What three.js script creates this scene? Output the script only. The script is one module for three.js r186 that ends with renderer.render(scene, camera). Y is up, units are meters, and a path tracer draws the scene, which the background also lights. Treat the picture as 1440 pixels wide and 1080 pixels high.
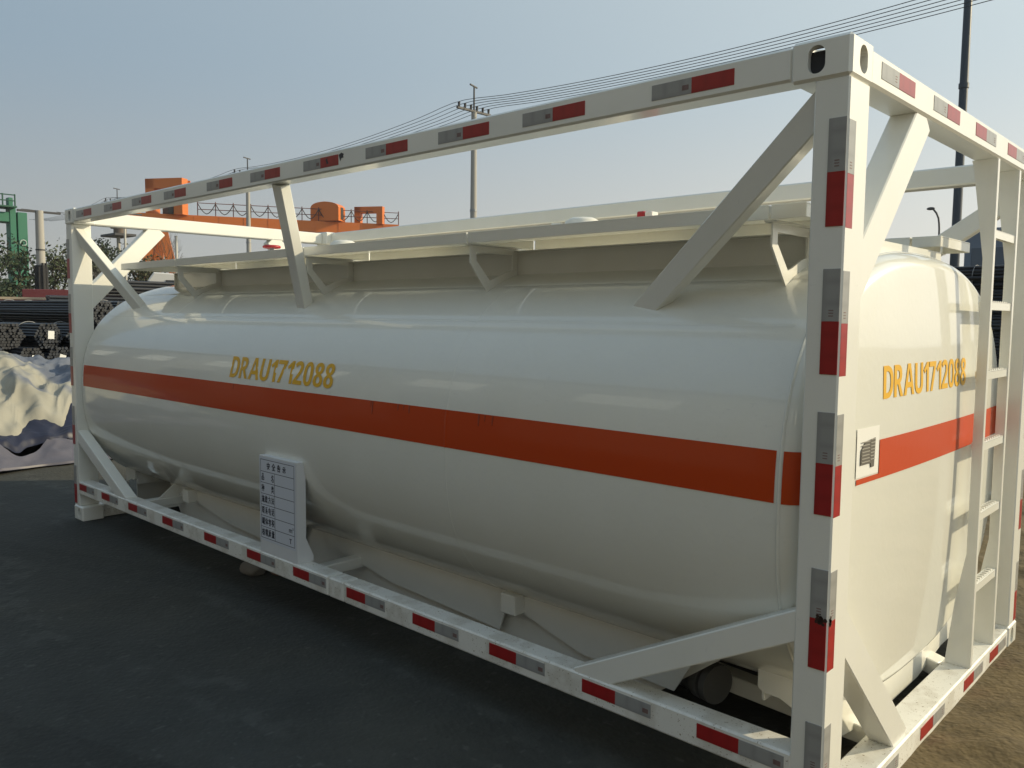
import * as THREE from 'three';
import { mergeGeometries, mergeVertices } from 'three/addons/utils/BufferGeometryUtils.js';
import { FontLoader } from 'three/addons/loaders/FontLoader.js';
import { Brush, Evaluator, SUBTRACTION } from 'three-bvh-csg';

// ───────────────────────── camera, light, sky, exposure ─────────────────────────
const scene = new THREE.Scene();
const camera = new THREE.PerspectiveCamera(49.82, 4 / 3, 0.1, 3000);
camera.position.set(6.989, 1.639, 2.355);
camera.rotation.set(-0.08087, 0.75354, 0.00955, 'YXZ');
const renderer = new THREE.WebGLRenderer({ antialias: true });
renderer.toneMapping = THREE.LinearToneMapping;
renderer.toneMappingExposure = 1.15;
renderer.shadowMap.enabled = true;

const SUN = new THREE.Vector3(0.85, 0.57, -1).normalize();      // towards the sun
const sun = new THREE.DirectionalLight(new THREE.Color(1.0, 0.85, 0.57), 3.4);
sun.position.copy(SUN).multiplyScalar(60); sun.target.position.set(0, 0, 0);
sun.castShadow = true; sun.shadow.mapSize.set(4096, 4096);
Object.assign(sun.shadow.camera, { left: -40, right: 40, top: 40, bottom: -40, near: 1, far: 160 });
sun.shadow.radius = 1.3;
scene.add(sun, sun.target);

{ // hazy winter afternoon sky: blue-grey above, pale along the horizon, paler and warmer towards the sun
  const W = 1024, H = 512, d = new Float32Array(W * H * 4);
  const mix = (a, b, t) => a.map((x, i) => x + (b[i] - x) * t);
  const ss = (a, b, x) => { const t = Math.min(1, Math.max(0, (x - a) / (b - a))); return t * t * (3 - 2 * t); };
  const sa = Math.atan2(SUN.z, SUN.x);
  for (let y = 0; y < H; y++) for (let x = 0; x < W; x++) {
    const el = ((y + 0.5) / H - 0.5) * Math.PI, az = ((x + 0.5) / W - 0.5) * 2 * Math.PI;
    const dir = [Math.cos(el) * Math.cos(az), Math.sin(el), Math.cos(el) * Math.sin(az)];
    const c = dir[0] * SUN.x + dir[1] * SUN.y + dir[2] * SUN.z, ang = Math.acos(Math.min(1, Math.max(-1, c))) * 180 / Math.PI;
    const near = Math.exp(-Math.pow(ang / 71, 2));
    const e = el * 180 / Math.PI;
    const zen = mix([0.2, 0.31, 0.44], [0.47, 0.57, 0.62], near);
    const mid = mix([0.2, 0.28, 0.36], [0.74, 0.82, 0.82], near);
    const hor = mix([0.31, 0.322, 0.315], [1.08, 1.03, 0.9], near);
    let col = mix(hor, mid, ss(0, 17, e)); col = mix(col, zen, ss(24, 70, e));
    const halo = 0.9 * Math.exp(-Math.pow(ang / 16, 2));
    const i = (y * W + x) * 4; d[i] = col[0] + halo; d[i + 1] = col[1] + halo * 0.93; d[i + 2] = col[2] + halo * 0.78; d[i + 3] = 1;
  }
  const t = new THREE.DataTexture(d, W, H, THREE.RGBAFormat, THREE.FloatType);
  t.mapping = THREE.EquirectangularReflectionMapping; t.minFilter = t.magFilter = THREE.LinearFilter; t.needsUpdate = true;
  scene.background = t; scene.environment = t;
}
scene.fog = new THREE.FogExp2(new THREE.Color(0.6, 0.63, 0.66), 0.0005);

// ───────────────────────── helpers ─────────────────────────
let seed = 7;
const rnd = () => { seed = (seed + 0x6D2B79F5) | 0; let t = Math.imul(seed ^ (seed >>> 15), 1 | seed); t = (t + Math.imul(t ^ (t >>> 7), 61 | t)) ^ t; return ((t ^ (t >>> 14)) >>> 0) / 4294967296; };
const rr = (a, b) => a + (b - a) * rnd();
const V = (x, y, z) => new THREE.Vector3(x, y, z);
const names = new Map();
const numbered = (n) => { const k = names.get(n) ?? 0; names.set(n, k + 1); return k ? n + '_' + String(k).padStart(3, '0') : n; };
function thing(name, label, category, pos = [0, 0, 0], group, kind) {
  const g = new THREE.Group(); g.name = numbered(name); g.position.set(...pos); scene.add(g);
  tag(g, label, category, group, kind); return g;
}
function tag(o, label, category, group, kind) { if (label) o.userData.label = label; if (category) o.userData.category = category; if (group) o.userData.group = group; if (kind) o.userData.kind = kind; return o; }
function put(parent, name, geo, mat, label) {
  const m = new THREE.Mesh(geo, mat); m.name = parent === scene ? numbered(name) : name; m.castShadow = m.receiveShadow = true;
  if (label) m.userData.label = label; parent.add(m); return m;
}
const hash = (x, y, s) => { let h = Math.imul(x, 374761393) ^ Math.imul(y, 668265263) ^ Math.imul(s, 2147483647 - 61); h = Math.imul(h ^ (h >>> 13), 1274126177); return ((h ^ (h >>> 16)) >>> 0) / 4294967296; };
function vnoise(x, y, p, s) { // value noise tiling with period p
  const xi = Math.floor(x), yi = Math.floor(y), fx = x - xi, fy = y - yi, u = fx * fx * (3 - 2 * fx), v = fy * fy * (3 - 2 * fy);
  const m = (a) => ((a % p) + p) % p, x0 = m(xi), x1 = m(xi + 1), y0 = m(yi), y1 = m(yi + 1);
  const a = hash(x0, y0, s), b = hash(x1, y0, s), c = hash(x0, y1, s), e = hash(x1, y1, s);
  return a + (b - a) * u + (c - a) * v + (a - b - c + e) * u * v;
}
function fbm(x, y, p, o, s) { let r = 0, a = 0.5, t = 0; for (let i = 0; i < o; i++) { r += a * vnoise(x, y, p, s + i); t += a; a *= 0.5; x *= 2; y *= 2; p *= 2; } return r / t; }
const clamp = (x, a = 0, b = 1) => Math.min(b, Math.max(a, x));
const sstep = (a, b, x) => { const t = clamp((x - a) / (b - a)); return t * t * (3 - 2 * t); };
const enc = (v) => { v = clamp(v); return 255 * (v <= 0.0031308 ? v * 12.92 : 1.055 * Math.pow(v, 1 / 2.4) - 0.055); };
function tex(n, f, srgb, m = n) { // f(u, v) -> [r, g, b] linear when srgb, else plain 0..1
  const d = new Uint8Array(n * m * 4);
  for (let y = 0; y < m; y++) for (let x = 0; x < n; x++) { const c = f(x / n, y / m), i = (y * n + x) * 4; for (let k = 0; k < 3; k++) { const q = Array.isArray(c) ? c[k] : c; d[i + k] = srgb ? enc(q) : 255 * clamp(q); } d[i + 3] = 255; }
  const t = new THREE.DataTexture(d, n, m); t.wrapS = t.wrapT = THREE.RepeatWrapping; t.magFilter = THREE.LinearFilter; t.minFilter = THREE.LinearMipmapLinearFilter; t.generateMipmaps = true;
  if (srgb) t.colorSpace = THREE.SRGBColorSpace; t.needsUpdate = true; return t;
}
const rep = (t, x, y = x) => { const c = t.clone(); c.repeat.set(x, y); c.needsUpdate = true; return c; };
// chamfered box with uv in metres, centred
function cbox(w, h, l, c = 0.004) {
  c = Math.min(c, w / 2.2, h / 2.2, l / 2.2);
  const X = w / 2, Y = h / 2, Z = l / 2, pos = [], uv = [];
  const tri = (a, b, d, ax) => { const n = V().subVectors(b, a).cross(V().subVectors(d, a)); const mid = V().add(a).add(b).add(d); const q = n.dot(mid) < 0 ? [a, d, b] : [a, b, d]; for (const p of q) { pos.push(p.x, p.y, p.z); if (ax === 0) uv.push(p.z, p.y); else if (ax === 1) uv.push(p.x, p.z); else uv.push(p.x, p.y); } };
  const quad = (a, b, d, e, ax) => { tri(a, b, d, ax); tri(a, d, e, ax); };
  const P = (s, k) => V(s[0] * (k === 0 ? X : X - c), s[1] * (k === 1 ? Y : Y - c), s[2] * (k === 2 ? Z : Z - c));
  for (const s of [-1, 1]) {
    quad(P([s, -1, -1], 0), P([s, 1, -1], 0), P([s, 1, 1], 0), P([s, -1, 1], 0), 0);
    quad(P([-1, s, -1], 1), P([1, s, -1], 1), P([1, s, 1], 1), P([-1, s, 1], 1), 1);
    quad(P([-1, -1, s], 2), P([1, -1, s], 2), P([1, 1, s], 2), P([-1, 1, s], 2), 2);
    for (const t of [-1, 1]) {
      quad(P([s, t, -1], 0), P([s, t, 1], 0), P([s, t, 1], 1), P([s, t, -1], 1), 0);
      quad(P([s, -1, t], 0), P([s, 1, t], 0), P([s, 1, t], 2), P([s, -1, t], 2), 0);
      quad(P([-1, s, t], 1), P([1, s, t], 1), P([1, s, t], 2), P([-1, s, t], 2), 1);
      for (const u of [-1, 1]) tri(P([s, t, u], 0), P([s, t, u], 1), P([s, t, u], 2), 0);
    }
  }
  const g = new THREE.BufferGeometry(); g.setAttribute('position', new THREE.Float32BufferAttribute(pos, 3)); g.setAttribute('uv', new THREE.Float32BufferAttribute(uv, 2)); g.computeVertexNormals(); return g;
}
const range = (x0, x1, y0, y1, z0, z1, c) => cbox(x1 - x0, y1 - y0, z1 - z0, c).translate((x0 + x1) / 2, (y0 + y1) / 2, (z0 + z1) / 2);
// bar from a to b; w measured along the side of (dir x up), h across that
function bar(a, b, w, h, up = V(0, 1, 0), c = 0.004) {
  const d = V().subVectors(b, a), l = d.length(); d.normalize(); if (Math.abs(d.dot(up)) > 0.98 * up.length()) up = Math.abs(d.x) > 0.5 ? V(0, 1, 0) : V(1, 0, 0);
  const x = V().crossVectors(up, d).normalize(), y = V().crossVectors(d, x);
  return cbox(w, h, l, c).applyMatrix4(new THREE.Matrix4().makeBasis(x, y, d)).translate((a.x + b.x) / 2, (a.y + b.y) / 2, (a.z + b.z) / 2);
}
function rod(a, b, r0, r1 = r0, n = 8) {
  const d = V().subVectors(b, a), l = d.length(), g = new THREE.CylinderGeometry(r1, r0, l, n, 1);
  return g.applyQuaternion(new THREE.Quaternion().setFromUnitVectors(V(0, 1, 0), d.normalize())).translate((a.x + b.x) / 2, (a.y + b.y) / 2, (a.z + b.z) / 2);
}
const merge = (l) => mergeGeometries(l.map((g) => { const q = g.index ? g.toNonIndexed() : g; for (const k of Object.keys(q.attributes)) if (!['position', 'normal', 'uv'].includes(k)) q.deleteAttribute(k); return q; }));
// plate from an outline [[a, b], ...] in the plane of two axes, thickness t along the third
function plate(pts, axis, at, t, hole) {
  const s = new THREE.Shape(pts.map((p) => new THREE.Vector2(axis === 'x' ? -p[0] : p[0], p[1])));
  if (hole) s.holes.push(new THREE.Path(hole.map((p) => new THREE.Vector2(axis === 'x' ? -p[0] : p[0], p[1]))));
  const g = new THREE.ExtrudeGeometry(s, { depth: t, bevelEnabled: false });
  if (axis === 'x') g.applyMatrix4(new THREE.Matrix4().makeBasis(V(0, 0, -1), V(0, 1, 0), V(1, 0, 0))).translate(at, 0, 0);   // pts are [z, y]
  if (axis === 'z') g.translate(0, 0, at);
  return g;
}
const std = (color, roughness, extra = {}) => new THREE.MeshStandardMaterial({ color: new THREE.Color().setRGB(...color), roughness, side: THREE.DoubleSide, ...extra });

// ───────────────────────── materials ─────────────────────────
const tPaint = tex(512, (u, v) => { const a = fbm(u * 6, v * 6, 6, 5, 11), b = vnoise(u * 150, v * 150, 150, 5), q = b > 0.93 ? 0.9 : 1; const k = (0.96 + 0.05 * a) * (q < 1 && a > 0.5 ? 0.95 : 1); return [k, k, k * (0.985 + 0.02 * a)]; }, true);
const tRipple = tex(512, (u, v) => 0.6 * fbm(u * 4, v * 4, 4, 3, 21) + 0.4 * fbm(u * 64, v * 64, 64, 2, 31), false);
const tDust = tex(1024, (u, v) => { const a = fbm(u * 8, v * 8, 8, 5, 41), b = vnoise(u * 220, v * 220, 220, 9), c = fbm(u * 40, v * 40, 40, 3, 77); let k = 0.97; const m = sstep(0.42, 0.7, a * 0.7 + c * 0.3); let col = [k, k, k]; col = col.map((q, i) => q * (1 - 0.3 * m) + [0.42, 0.36, 0.27][i] * 0.3 * m); if (b > 0.9 && c > 0.42) col = [0.36, 0.3, 0.22]; return col; }, true);
const paint = new THREE.MeshPhysicalMaterial({ color: new THREE.Color().setRGB(0.83, 0.825, 0.765), roughness: 0.4, clearcoat: 0.7, clearcoatRoughness: 0.12, map: rep(tPaint, 1), side: THREE.DoubleSide });
const dusty = new THREE.MeshPhysicalMaterial({ color: new THREE.Color().setRGB(0.83, 0.82, 0.76), roughness: 0.5, clearcoat: 0.4, clearcoatRoughness: 0.25, map: rep(tDust, 1), side: THREE.DoubleSide });
const tankPaint = new THREE.MeshPhysicalMaterial({ color: new THREE.Color().setRGB(0.82, 0.815, 0.74), roughness: 0.35, clearcoat: 1, clearcoatRoughness: 0.035, ior: 1.5, map: rep(tPaint, 0.7), bumpMap: rep(tRipple, 0.8), bumpScale: 0.0011, side: THREE.DoubleSide });
const orange = new THREE.MeshPhysicalMaterial({ color: new THREE.Color().setRGB(0.52, 0.05, 0.001), roughness: 0.6, specularIntensity: 0.4, clearcoat: 0.45, clearcoatRoughness: 0.08, bumpMap: rep(tRipple, 0.8), bumpScale: 0.0009, side: THREE.DoubleSide });
const drip = std([0.3, 0.03, 0.002], 0.3);
const yellow = std([0.78, 0.43, 0.012], 0.4);
const tTapeR = tex(64, (u, v) => { const h = (Math.abs(((u * 16) % 1) - 0.5) < 0.06 || Math.abs(((v * 16) % 1) - 0.5) < 0.06) ? 0.86 : 1; return [h, h, h]; }, true);
const redTape = std([0.34, 0.016, 0.016], 0.28, { map: tTapeR });
const greyTape = std([0.33, 0.33, 0.32], 0.3, { map: tTapeR });
const tapeInk = std([0.2, 0.13, 0.12], 0.5), darkInk = std([0.03, 0.03, 0.035], 0.5);
const black = std([0.012, 0.012, 0.013], 0.6), rubber = std([0.02, 0.02, 0.022], 0.75);
const galv = std([0.33, 0.34, 0.35], 0.45, { metalness: 0.5 });
const redPlastic = std([0.42, 0.02, 0.025], 0.4);

// ───────────────────────── ground ─────────────────────────
function groundAlbedo(x, z) { // yard: worn dark concrete, brown soil to the east and north of the container
  const P = 4096, a = fbm(x * 0.35 + 90, z * 0.35 + 40, P, 5, 101), b = fbm(x * 2.2 + 50, z * 2.2 + 90, P, 5, 111), c = fbm(x * 14 + 9, z * 14 + 70, P, 3, 121), f = vnoise(x * 70, z * 70, P, 131);
  const d2 = fbm(x * 0.5 + 15, z * 0.7 + 25, P, 4, 191);
  let con = [0.056, 0.055, 0.044]; const k = 0.35 + 0.95 * a + 0.45 * (b - 0.5) + 0.25 * (c - 0.5) + 0.14 * (f - 0.5);
  con = con.map((q, i) => q * k * [1 + 0.5 * (d2 - 0.5), 1 + 0.2 * (d2 - 0.5), 1 - 0.3 * (d2 - 0.5)][i]);
  const st = sstep(0.56, 0.66, fbm(x * 0.9 + 20, z * 0.9 + 10, P, 4, 141)); con = con.map((q, i) => q * (1 - 0.45 * st) + [0.03, 0.032, 0.03][i] * 0.45 * st);      // oil stains
  const sc = sstep(0.62, 0.74, fbm(x * 0.8 + 33, z * 3.1 + 14, P, 4, 151)) * sstep(0.45, 0.6, c); con = con.map((q, i) => q + [0.05, 0.052, 0.046][i] * 0.3 * sc);  // pale scuffs
  if (f > 0.965 && c > 0.55) con = con.map((q) => q * 0.5);
  const ty = Math.abs(z * 0.94 + x * 0.34 - 2.6 + 0.12 * a), ty2 = Math.abs(ty - 1.75); if ((ty < 0.13 || ty2 < 0.13) && c > 0.42) con = con.map((q) => q * 0.78);   // tyre marks
  const pb = vnoise(x * 34, z * 34, P, 181); if (pb > 0.93) con = con.map((q) => q * 1.5 + 0.008);   // grit
  const ms = 0.35 * (fbm(x * 1.3, z * 1.3, P, 4, 161) - 0.5), soil = Math.max(sstep(5.75, 6.1, x + ms * 0.6), sstep(2.3, 3.2, -z + ms));
  const so = [0.15, 0.108, 0.048].map((q) => q * (0.62 + 0.5 * b + 0.4 * (c - 0.5) + 0.25 * (f - 0.5)));
  return con.map((q, i) => q + (so[i] - q) * soil);
}
{
  const t = tex(2048, (u, v) => groundAlbedo(-9 + u * 20, -9 + v * 20), true); t.wrapS = t.wrapT = THREE.ClampToEdgeWrapping;
  const far = tex(512, (u, v) => { const a = fbm(u * 4, v * 4, 4, 6, 201), b = fbm(u * 32, v * 32, 32, 3, 211); return [0.17, 0.15, 0.115].map((q) => q * (0.55 + 0.6 * a + 0.4 * (b - 0.5))); }, true);
  const bump = tex(1024, (u, v) => 0.5 * fbm(u * 10, v * 10, 10, 6, 221) + 0.5 * fbm(u * 120, v * 120, 120, 2, 231), false);
  const g = new THREE.PlaneGeometry(1600, 1600).rotateX(-Math.PI / 2), uv = g.attributes.uv, p = g.attributes.position;
  for (let i = 0; i < uv.count; i++) uv.setXY(i, p.getX(i) / 14, p.getZ(i) / 14);
  tag(put(scene, 'ground', g, std([1, 1, 1], 0.95, { map: far })), 'brown dusty ground of the storage yard out to the horizon', 'ground', null, 'structure');
  // the yard in view: concrete with low unevenness, churned soil beyond the container's end
  const n = 400, y = new THREE.PlaneGeometry(20, 20, n, n).rotateX(-Math.PI / 2).translate(1, 0, 1), q = y.attributes.position, u2 = y.attributes.uv;
  for (let i = 0; i < q.count; i++) {
    const x = q.getX(i), z = q.getZ(i), P = 4096;
    const soil = Math.max(sstep(5.9, 6.4, x), sstep(2.7, 3.6, -z)) * sstep(11, 10.5, Math.abs(x - 1) + 1) ;
    const rut = Math.abs(fbm(x * 1.1 + z * 0.5 + 70, z * 2.2 - x * 0.4 + 80, P, 3, 241) - 0.5) * 2;
    q.setY(i, 0.004 + 0.006 * (fbm(x * 1.2 + 50, z * 1.2 + 50, P, 3, 251)) + soil * (0.05 * Math.pow(1 - rut, 3) * 0.9 + 0.035 * fbm(x * 7 + 50, z * 7 + 50, P, 3, 261)));
    u2.setXY(i, (x + 9) / 20, (z + 9) / 20);
  }
  y.computeVertexNormals();
  tag(put(scene, 'yard', y, std([1, 1, 1], 0.9, { map: t, bumpMap: rep(bump, 9), bumpScale: 0.01 })), 'worn dark concrete yard with brown soil beside the tank container', 'yard', null, 'structure');
}

// ───────────────────────── the tank container ─────────────────────────
const L = 6.058, Wd = 2.438, Ht = 2.438, ZC = -Wd / 2;
const tc = thing('tank_container', 'cream white tank container in an open steel frame with orange stripe', 'tank container');
const TA = 1.18, TB = 0.85, TY = 1.053, TN = 2.53, RK = 0.075, XR = 5.867, XL = 0.155;   // tank section half axes, centre height, squareness; head knuckle
const sec = (th, d = 0) => { const c = Math.cos(th), s = Math.sin(th), r = Math.pow(Math.pow(Math.abs(c) / (TA - d), TN) + Math.pow(Math.abs(s) / (TB - d), TN), -1 / TN); return [s * r + TY, c * r + ZC]; }; // [y, z]
const sideZ = (y, d = 0) => ZC + (TA - d) * Math.pow(Math.max(0, 1 - Math.pow(Math.abs(y - TY) / (TB - d), TN)), 1 / TN);
const topY = (z, s = 1) => TY + s * TB * Math.pow(Math.max(0, 1 - Math.pow(Math.abs(z - ZC) / TA, TN)), 1 / TN);
function sheet(rows) { // rows of equal length of Vector3 (u by arc length)
  const n = rows[0].length, pos = [], uv = [], idx = []; let vv = 0;
  rows.forEach((r, i) => { if (i) vv += r[n >> 2].distanceTo(rows[i - 1][n >> 2]); let s = 0; r.forEach((p, j) => { if (j) s += p.distanceTo(r[j - 1]); pos.push(p.x, p.y, p.z); uv.push(vv, s); }); });
  for (let i = 0; i < rows.length - 1; i++) for (let j = 0; j < n - 1; j++) { const a = i * n + j; idx.push(a, a + n, a + 1, a + 1, a + n, a + n + 1); }
  const g = new THREE.BufferGeometry(); g.setAttribute('position', new THREE.Float32BufferAttribute(pos, 3)); g.setAttribute('uv', new THREE.Float32BufferAttribute(uv, 2)); g.setIndex(idx); g.computeVertexNormals(); return g;
}
const NS = 180, ring = (x, d = 0) => Array.from({ length: NS + 1 }, (_, j) => { const p = sec(j / NS * 2 * Math.PI + Math.PI, d); return V(x, p[0], p[1]); });
{
  const rows = []; for (let i = 0; i <= 40; i++) rows.push(ring(XL + (XR - XL) * i / 40));
  put(tc, 'tank_shell', sheet(rows), tankPaint);
  const headRows = (x, s) => { const r = []; for (let i = 0; i <= 8; i++) { const t = 1.31 * i / 8; r.push(ring(x + s * RK * Math.sin(t), RK * (1 - Math.cos(t)))); } const d0 = RK * (1 - Math.cos(1.31)), x0 = RK * Math.sin(1.31); for (const f of [0.93, 0.8, 0.6, 0.4, 0.2, 0.001]) { r.push(ring(0).map((p) => V(x + s * (x0 + 0.03 * (1 - f * f)), TY + (p.y - TY) * f * (1 - d0 / TB), ZC + (p.z - ZC) * f * (1 - d0 / TA)))); } return r; };
  for (const [x, k] of [[XR, 1], [XL, -1]]) { const g = sheet(headRows(x, k)), p = g.attributes.position; for (let i = 0; i < p.count; i++) g.attributes.uv.setXY(i, p.getZ(i), p.getY(i)); put(tc, 'tank_head', g, tankPaint); }
  // weld seams: low rounded beads round the shell
  for (const [x, w] of [[1.35, 0.0009], [2.85, 0.0009], [4.35, 0.0014], [5.872, 0.0045]]) put(tc, 'weld_seam', sheet([-1, -0.5, 0, 0.5, 1].map((k) => ring(x + k * 0.006, -(w > 0.004 ? 0.0012 : 0.0003) - w * (1 - k * k) + 0.0015 * Math.abs(k)))), tankPaint);
  put(tc, 'weld_seam', (() => { const r = []; for (let i = 0; i <= 30; i++) { const x = 0.2 + 5.62 * i / 30; r.push([-1, 0, 1].map((k) => { const y = 1.62 + k * 0.005; return V(x, y, sideZ(y) + (k ? 0 : 0.0022)); })); } return sheet(r); })(), tankPaint);
  // orange stripe on the side and on the end
  const band = (x0, x1, y0, y1) => { const r = []; for (let i = 0; i <= 24; i++) { const x = x0 + (x1 - x0) * i / 24; r.push(Array.from({ length: 7 }, (_, j) => { const y = y0 + (y1 - y0) * j / 6; return V(x, y, sideZ(y) + 0.0016); })); } return sheet(r); };
  put(tc, 'stripe', band(0.17, 5.858, 1.073, 1.236), orange);
  put(tc, 'stripe', sheet([-1.4, -0.7, 0, 0.7, 1.4].map((k) => Array.from({ length: 7 }, (_, j) => { const y = 1.073 + 0.163 * j / 6; return V(4.35 + k * 0.006, y, sideZ(y) + 0.0018 + 0.0022 * (1 - k * k / 2)); }))), orange);
  const head2 = (t0, t1, y0, y1, side) => { const r = []; for (let i = 0; i <= 10; i++) { const t = t0 + (t1 - t0) * i / 10, d = RK * (1 - Math.cos(t)); r.push(Array.from({ length: 5 }, (_, j) => { const y = y0 + (y1 - y0) * j / 4, z = sideZ(y, d); return V(XR + (RK + 0.002) * Math.sin(t) + 0.0016, y, (side > 0 ? z : 2 * ZC - z) + side * 0.002 * Math.cos(t)); })); } return sheet(r); };
  put(tc, 'stripe', head2(0.16, 1.0, 1.073, 1.236, 1), orange);
  put(tc, 'stripe', head2(0.1, 1.31, 1.084, 1.222, -1), orange);
  for (const [x, l, w] of [[3.83, 0.062, 0.006], [3.815, 0.03, 0.004], [4.02, 0.03, 0.005], [4.06, 0.022, 0.004], [4.1, 0.036, 0.006], [4.55, 0.05, 0.006], [4.585, 0.028, 0.004], [4.63, 0.04, 0.005], [2.5, 0.03, 0.004]]) put(tc, 'paint_drip', sheet([-1, -0.5, 0.5, 1].map((k) => Array.from({ length: 5 }, (_, j) => { const f = j / 4, y = 1.234 - l * f; return V(x + k * w * (1 - 0.6 * f * f), y, sideZ(y) + 0.0019 + 0.0016 * (1 - k * k)); }))), drip);
  const headX = (y, z) => { const f = Math.pow(Math.pow(Math.abs(z - ZC) / TA, TN) + Math.pow(Math.abs(y - TY) / TB, TN), 1 / TN); return XR + RK * Math.sin(1.31) + 0.03 * (1 - Math.min(1, (f / 0.945) ** 2)); };
  const flat = (z0, z1, y0, y1, off, n = 24) => { const r = []; for (let i = 0; i <= n; i++) { const z = z0 + (z1 - z0) * i / n; r.push(Array.from({ length: 5 }, (_, j) => { const y = y0 + (y1 - y0) * j / 4; return V(headX(y, z) + off, y, z); })); } return sheet(r); };
  put(tc, 'stripe', flat(-0.63, -2.34, 1.084, 1.222, 0.0022), orange);
  put(tc, 'stripe', flat(-0.44, -0.63, 1.084, 1.103, 0.0022, 6), orange);
  // data plate on the end: white backing with a small dark relief plate
  const dp = put(tc, 'data_plate', flat(-0.434, -0.622, 1.108, 1.275, 0.0026, 6), std([0.82, 0.81, 0.77], 0.5));
  const dark = std([0.11, 0.1, 0.085], 0.55), lines = [];
  const lp = [[-0.462, 1.15], [-0.545, 1.15], [-0.55, 1.135], [-0.575, 1.135], [-0.582, 1.235], [-0.505, 1.228], [-0.49, 1.222], [-0.464, 1.2]];
  const pg = plate(lp, 'x', 0, 0.003); { const p = pg.attributes.position; for (let i = 0; i < p.count; i++) p.setX(i, p.getX(i) + headX(p.getY(i), p.getZ(i)) + 0.0032); }
  put(dp, 'relief_plate', pg, dark);
  for (let k = 0; k < 7; k++) { const y = 1.157 + k * 0.0115; lines.push(range(0, 0.002, y, y + 0.0035, -0.533 + (k % 3) * 0.002, -0.468, 0.0005)); lines.push(range(0, 0.002, y + 0.004, y + 0.0075, -0.577, -0.54, 0.0005)); }
  const lg = merge(lines); { const p = lg.attributes.position; for (let i = 0; i < p.count; i++) p.setX(i, p.getX(i) + headX(p.getY(i), p.getZ(i)) + 0.0058); }
  put(dp, 'lettering', lg, std([0.3, 0.28, 0.24], 0.5)).userData.kind = 'stuff';
  // number, painted on the side and on the end, stencil-like narrow capitals
  const font = await new FontLoader().loadAsync('fonts/droid/droid_sans_bold.typeface.json');
  const letters = (txt, width, height, place) => {
    const one = [...txt].map((ch) => { const g = new THREE.ShapeGeometry(font.generateShapes(ch, 100), 6); g.computeBoundingBox(); return g; });
    const pad = 7, ws = one.map((g) => g.boundingBox.max.x - g.boundingBox.min.x + pad), tot = ws.reduce((a, b) => a + b) - pad, hh = one[0].boundingBox.max.y; let at = 0;
    one.forEach((g, i) => { const p = g.attributes.position; for (let k = 0; k < p.count; k++) { const q = place((at + p.getX(k) - g.boundingBox.min.x) / tot * width, p.getY(k) / hh * height); p.setXYZ(k, q.x, q.y, q.z); } g.computeVertexNormals(); at += ws[i]; put(tc, 'painted_letter', g, yellow); });
  };
  letters('DRAU1712088', 1.045, 0.121, (u, v) => V(2.44 + u, 1.271 + v, sideZ(1.271 + v) + 0.0024));
  letters('DRAU1712088', 1.0, 0.117, (u, v) => { const y = 1.363 + v, z = -0.652 - u; return V(headX(y, z) + 0.0016, y, z); });
}
// frame: corner castings
{
  const ev = new Evaluator(); ev.attributes = ['position', 'normal', 'uv']; ev.useGroups = false;
  const slot = (w, h, len) => { const s = new THREE.Shape(), r = w / 2, k = h / 2 - r; s.absarc(0, k, r, 0, Math.PI); s.absarc(0, -k, r, Math.PI, 2 * Math.PI); return new THREE.ExtrudeGeometry(s, { depth: len, bevelEnabled: false, curveSegments: 10 }).translate(0, 0, -len / 2); };
  const sub = (a, g) => ev.evaluate(a, new Brush(g), SUBTRACTION);
  let c = new Brush(cbox(0.178, 0.118, 0.162, 0.009));
  c = sub(c, new THREE.BoxGeometry(0.146, 0.088, 0.13).translate(-0.004, 0, -0.004));
  c = sub(c, slot(0.051, 0.079, 0.05).translate(-0.012, 0, 0.081));
  c = sub(c, slot(0.058, 0.079, 0.05).rotateY(Math.PI / 2).translate(0.089, 0, -0.006));
  c = sub(c, slot(0.064, 0.115, 0.05).rotateX(Math.PI / 2).rotateY(Math.PI / 2).translate(-0.004, 0.059, -0.004));
  const base = c.geometry;
  for (const sx of [0, 1]) for (const sy of [0, 1]) for (const sz of [0, 1]) {
    const g = base.clone().scale(sx ? 1 : -1, sy ? 1 : -1, sz ? -1 : 1).translate(sx ? L - 0.089 : 0.089, sy ? Ht - 0.059 : 0.059, sz ? -Wd + 0.081 : -0.081);
    g.deleteAttribute('normal'); g.computeVertexNormals(); const cm = put(tc, 'corner_casting', g, paint);
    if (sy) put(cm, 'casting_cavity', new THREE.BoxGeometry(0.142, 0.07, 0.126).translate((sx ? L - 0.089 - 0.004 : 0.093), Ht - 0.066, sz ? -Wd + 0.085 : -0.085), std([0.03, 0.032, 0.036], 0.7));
  }
  for (const sx of [0, 1]) for (const sz of [0, 1]) { // hollow-looking corner post
    const x0 = sx ? L - 0.106 : 0.004, z1 = sz ? -Wd + 0.154 : -0.006;
    put(tc, 'corner_post', range(x0, x0 + 0.102, 0.117, Ht - 0.117, z1 - 0.148, z1, 0.005), paint);
  }
}
for (const sz of [0, 1]) { // long rails
  const z = (d) => sz ? -Wd - d : d, zr = (a, b) => sz ? [-Wd - b, -Wd - a] : [a, b];
  put(tc, 'top_side_rail', range(0.176, L - 0.176, 2.332, 2.431, ...zr(-0.104, -0.005), 0.008), paint);
  for (const [a, b] of sz ? [[0.1, 5.96]] : [[0.1, 3.506], [3.511, 3.638], [3.643, 5.96]]) put(tc, 'bottom_side_rail', range(a, b, 0.214, 0.316, ...zr(-0.104, -0.005), 0.007), dusty);
}
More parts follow.
